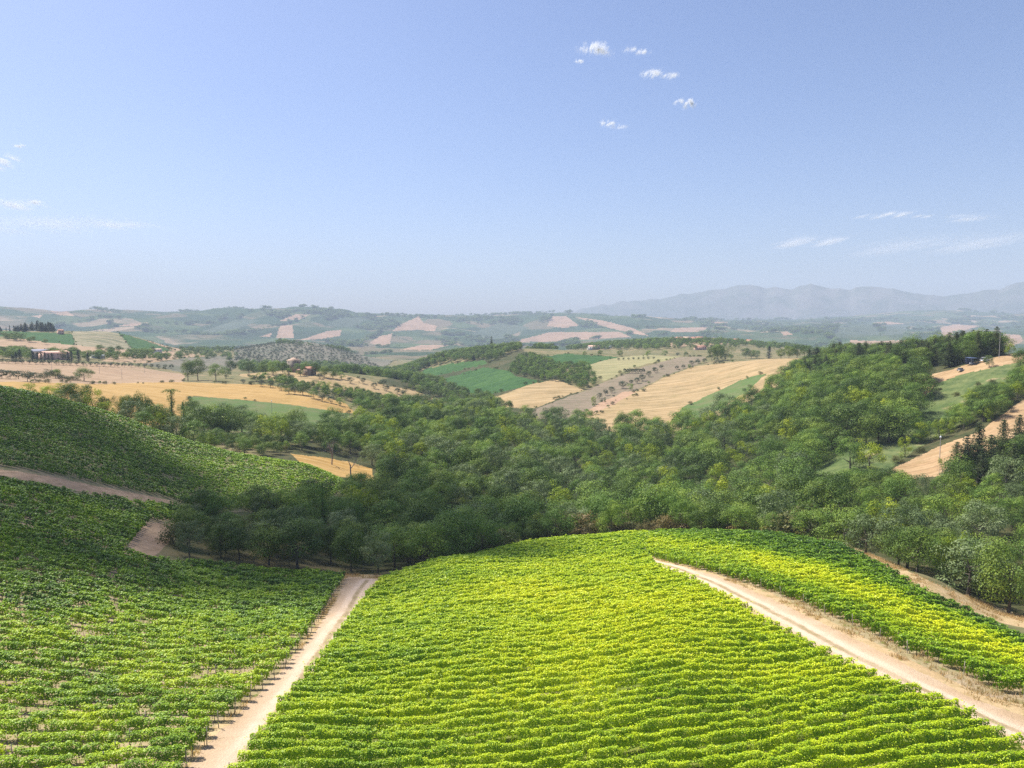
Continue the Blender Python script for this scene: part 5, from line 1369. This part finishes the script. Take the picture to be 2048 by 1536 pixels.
for k, (px, py) in enumerate(VILL):
    house(px, py + 3, 1350, 2000, gv.uniform(9, 15), gv.uniform(8, 10), gv.uniform(5, 9), 2.2, ['white', 'ochre', 'pink'][int(gv.integers(3))], ['red', 'tan', 'pinkish', 'red'][int(gv.integers(4))], f"small red roofed house, {ordinal(k + 1, 'first')} along the distant village behind the straw fields", rot=gv.uniform(-.6, .6), floors=2, bays=3, group='houses of the distant village')
house(1705, 719, 600, 760, 12, 9, 6.0, 2.2, 'white', 'tan', 'white house with a tan roof showing above the right ridge trees', rot=.3, floors=2, bays=3)
house(1752, 717, 600, 760, 8.5, 8, 7.2, 2.0, 'white', 'red', 'white house with a bright red roof behind the ridge conifers', rot=-.3, floors=2, bays=2)
house(1730, 717, 640, 800, 12, 8, 5.5, 1.8, 'white', 'grey', 'grey roofed house between the tan and the red roof', rot=.1, floors=2, bays=3)
house(1657, 700, 800, 1050, 11, 8, 7.0, 2.2, 'ochre', 'red', 'ochre house with a red roof among the crest trees', rot=.2, floors=2, bays=3)
house(1627, 698, 800, 1050, 7, 7, 6.0, 1.8, 'ochre', 'tan', 'small ochre house peeping over the crest trees', rot=-.2, floors=2, bays=2)

# ------------------------------------------------------------------ small things on the right bank
M_WHITE = plain_mat('white_paint', (0.72, 0.73, 0.75), .35, .05, 3, .5)
M_SILVER = plain_mat('silver_paint', (0.40, 0.41, 0.44), .3, .08, 3, .5)
M_DARKCAR = plain_mat('dark_red_paint', (0.10, 0.04, 0.035), .35, .1, 3, .5)
M_TYRE = plain_mat('tyre_rubber', (0.025, 0.025, 0.026), .9, .2, 8)
M_BLUE = plain_mat('blue_sheet', (0.06, 0.085, 0.155), .5, .15, 2)
M_STEEL = plain_mat('grey_steel', (0.30, 0.31, 0.33), .5, .15, 4)
M_CONCRETE = plain_mat('pole_concrete', (0.42, 0.40, 0.37), .9, .15, 3)

def loft(sections):
    """sections: rings (same count) of points -> one closed skin"""
    k = len(sections[0]); V = np.concatenate([np.array(s, float) for s in sections]); F = []
    for i in range(len(sections) - 1):
        F += [(i * k + j, i * k + (j + 1) % k, (i + 1) * k + (j + 1) % k, (i + 1) * k + j) for j in range(k)]
    n = len(sections)
    for b in (0, (n - 1) * k):
        F += [(b, b + j, b + j + 1, b + min(j + 2, k - 1)) for j in range(1, k - 1, 2)]
    return V, np.array(F)

def car(px, py, r0, r1, L, W, H, paint, label, rot, van=False):
    p = ground(px, py, r0, r1)
    o = link('parked_car' if not van else 'parked_van', None, loc=p + [0, 0, 0.02]); o.rotation_euler = (0, 0, rot)
    tag(o, label, 'van' if van else 'car')
    def sec(x, w, z0, z1): return [(x, -w, z0), (x, w, z0), (x, w * 1.02, z0 + (z1 - z0) * .5), (x, w * .94, z1), (x, -w * .94, z1), (x, -w * 1.02, z0 + (z1 - z0) * .5)]
    h = L / 2; bz = .52 * H if not van else .55 * H
    link('body', raw_mesh('body', *loft([sec(-h, W * .42, .38, bz * .9), sec(-h * .9, W / 2, .28, bz), sec(0, W / 2, .25, bz * 1.06), sec(h * .75, W / 2, .26, bz * .98), sec(h, W * .42, .36, bz * .75)]), mats=[paint]), o)
    e = (-.92, .55) if van else (-.82, .35)
    link('cabin', raw_mesh('cabin', *loft([sec(h * e[0], W * .44, bz * .98, bz * 1.02), sec(h * (e[0] + .16), W * .40, bz * .98, H), sec(h * (e[1] - .22), W * .40, bz * .98, H), sec(h * e[1], W * .44, bz * .98, bz * 1.02)]), mats=[M_GLASS]), o)
    link('roof', raw_mesh('roof', *boxf(h * (e[0] + .15), h * (e[1] - .2), -W * .4, W * .4, H - .02, H + .04), mats=[paint]), o)
    for sx in (-.62, .62):
        for sy in (-1, 1):
            th = np.arange(14) * 2 * math.pi / 14
            ring = lambda y: [(sx * h + .33 * math.cos(a), y, .33 + .33 * math.sin(a)) for a in th]
            wv = loft([ring(sy * W * .5 + .03 * sy), ring(sy * W * .5 - .2 * sy)])
            wo = link('wheel', raw_mesh('wheel', *wv, mats=[M_TYRE]), o)
            rr = lambda y: [(sx * h + .2 * math.cos(a), y, .33 + .2 * math.sin(a)) for a in th]
            link('rim', raw_mesh('rim', *loft([rr(sy * W * .5 + .05 * sy), rr(sy * W * .5)]), mats=[M_STEEL]), wo)
    for sy in (-1, 1):
        link('headlight', raw_mesh('headlight', *boxf(h - .1, h + .02, sy * W * .3 - .15, sy * W * .3 + .15, bz * .62, bz * .78), mats=[M_WHITE]), o)
    return o
car(1922, 742, 400, 520, 4.6, 1.8, 1.55, M_SILVER, 'silver car parked on the dry bank by the ridge conifers', math.radians(25))
car(1970, 723, 430, 520, 5.2, 2.0, 2.1, M_WHITE, 'white van half hidden by a small tree near the blue shelter', math.radians(18), True)

def shelter(px, py, r0, r1):
    p = ground(px, py, r0, r1)
    o = link('shelter', None, loc=p); o.rotation_euler = (0, 0, .3)
    tag(o, 'open shelter with a blue sheet roof under the ridge conifers', 'shelter')
    link('roof', raw_mesh('roof', *join([slab([(-2.8, -1.9, 3.2), (2.8, -1.9, 3.2), (2.8, 1.9, 3.6), (-2.8, 1.9, 3.6)], .1)]), mats=[M_BLUE]), o)
    link('wall', raw_mesh('wall', *boxf(-2.6, 2.6, 1.5, 1.6, 0, 3.35), mats=[M_BLUE]), o)
    for x in (-2.5, 2.5):
        link('post', raw_mesh('post', *prism((x, -1.7, 0), (x, -1.7, 3.2), .07, .07), mats=[M_STEEL]), o)
    link('counter', raw_mesh('counter', *boxf(-2.2, 1.0, -.9, -.3, 0, 1.0), mats=[M_STEEL]), o)
shelter(1944, 729, 430, 520)
at_base('willow', 1978, 734, 400, 500, 24, 'small pale feathery tree in front of the white van', 'single trees', .8)
at_base('lime', 2018, 712, 450, 500, 24, 'yellow green leafy tree at the right end of the ridge', 'single trees', .9)
at_base('oak', 2040, 735, 380, 470, 30, 'dark green tree at the right edge above the meadow', 'single trees', 1.1)
for k, (px, py, hp, kind) in enumerate([(1912, 792, 9, 'bush'), (1865, 790, 6, 'bush'), (1935, 812, 8, 'bush'), (1840, 905, 14, 'bush'), (1795, 925, 16, 'bush'), (1925, 840, 20, 'oak'), (1905, 858, 22, 'oak'), (1700, 940, 60, 'ash'), (1740, 945, 62, 'lime'), (1670, 900, 30, 'bush'), (1880, 780, 5, 'bush'), (1955, 770, 7, 'bush'), (1985, 768, 10, 'bush'), (2005, 778, 14, 'lime')]):
    at_base(kind, px, py, 285, 440, hp, f"{KINDWORD[kind][0]} {KINDWORD[kind][1]}, {ordinal(k + 1, 'first')} of those dotted over the rough meadow", 'bushes on the rough meadow', 1.2)

def pole(px, py, r0, r1, hpx, label, cap=False, arms=False):
    p = ground(px, py, r0, r1)
    h = hpx * math.hypot(p[0], p[1]) / PF
    o = link('utility_pole', None, loc=p); tag(o, label, 'pole', 'poles in the fields')
    link('shaft', raw_mesh('shaft', *prism((0, 0, -.5), (0, 0, h), .15, .09, 8), mats=[M_CONCRETE]), o)
    if cap: link('lamp_head', raw_mesh('lamp_head', *loft([[(.32 * q * math.cos(a), .32 * q * math.sin(a), h + z) for a in np.arange(10) * .628] for q, z in ((.5, -.05), (1, .1), (1, .5), (.45, .75))]), mats=[M_WHITE]), o)
    if arms:
        link('crossarm', raw_mesh('crossarm', *boxf(-.9, .9, -.06, .06, h - .5, h - .36), mats=[M_STEEL]), o)
        for x in (-.8, 0, .8): link('insulator', raw_mesh('insulator', *prism((x, 0, h - .36), (x, 0, h - .12), .06, .05), mats=[M_WHITE]), o)
pole(1879, 926, 285, 380, 44, 'slim pole with a white head standing on the brown field', cap=True)
pole(544, 832, 470, 620, 28, 'slim pole with a white head beside the green meadow', cap=True)
pole(1998, 716, 440, 500, 44, 'tall pole at the right end of the ridge conifers', arms=True)
for px, py, w in ((104, 742, 'leftmost'), (199, 747, 'second'), (244, 758, 'third'), (289, 746, 'rightmost')):
    pole(px, py, 560, 860, 17, f"thin utility pole, {w} of four across the stubble field", arms=True)

# ------------------------------------------------------------------ dry grass tufts along the tracks
def tufts():
    gg = np.random.default_rng(6)
    n = 60000
    x, y = gg.uniform(-60, 110, n), gg.uniform(40, 190, n)
    z = height(x, y)
    c = classify(x, y, z, True)
    vi = [i + 2 for i, f in enumerate(FIELDS) if f[1] == 'verge']
    k = np.isin(c, vi)
    tr = np.isin(c, [i + 2 for i, f in enumerate(FIELDS) if f[1] == 'soil_sand' and f[2][0][0] > 0]) & (gg.uniform(0, 1, n) < .6)
    k = (k & (vnoise(x / 2.2, y / 2.2, 15) + .35 * vnoise(x * 1.3, y * 1.3, 16) > -.05)) | tr
    P = np.stack([x, y, z], -1)[k]
    m = 9
    B = np.repeat(P, m, 0) + np.concatenate([gg.normal(size=(len(P) * m, 2)) * .22, np.zeros((len(P) * m, 1))], 1)
    hh = gg.uniform(.15, .5, len(B)); a = gg.uniform(0, 6.28, len(B)); w = .035
    sx, sy = np.cos(a) * w, np.sin(a) * w
    lx, ly = gg.normal(size=len(B)) * .16, gg.normal(size=len(B)) * .16
    V = np.stack([B + np.stack([-sx, -sy, 0 * hh - .02], -1), B + np.stack([sx, sy, 0 * hh - .02], -1), B + np.stack([lx + sx * .3, ly + sy * .3, hh], -1), B + np.stack([lx - sx * .3, ly - sy * .3, hh], -1)], 1).reshape(-1, 3)
    t = np.repeat(np.clip(gg.normal(size=len(B)) * .18 + .5 + .3 * vnoise(B[:, 0] / 3, B[:, 1] / 3, 4), 0, 1), 4)
    m_ = leaf_mat('dry_grass', [(0, (0.20, 0.17, 0.05)), (.45, (0.42, 0.29, 0.14)), (1, (0.60, 0.44, 0.25))], .3)
    tag(link('grass', raw_mesh('grass', V, np.arange(len(V)).reshape(-1, 4), {'tint': t}, mats=[m_])), kind='stuff')
tufts()

# ------------------------------------------------------------------ haze: one closed box of even air
def haze():
    x0, x1, y0, y1, z0, z1 = -11200.0, 11200.0, -60.0, 11200.0, -330.0, 790.0
    V = [(x, y, z) for x in (x0, x1) for y in (y0, y1) for z in (z0, z1)]
    F = [(0, 1, 3, 2), (4, 6, 7, 5), (0, 4, 5, 1), (2, 3, 7, 6), (0, 2, 6, 4), (1, 5, 7, 3)]
    m, n, l, out = new_mat('hazy_air')
    v = n.new('ShaderNodeVolumePrincipled')
    v.inputs['Color'].default_value = (0.72, 0.84, 1.0, 1)
    v.inputs['Density'].default_value = HAZE_DENSITY
    v.inputs['Anisotropy'].default_value = 0.0
    l.new(v.outputs[0], out.inputs['Volume'])
    m.cycles.volume_sampling = 'DISTANCE'
    tag(link('haze', raw_mesh('haze', V, F, mats=[m])), kind='stuff')
HAZE_DENSITY = 0.000115
haze()
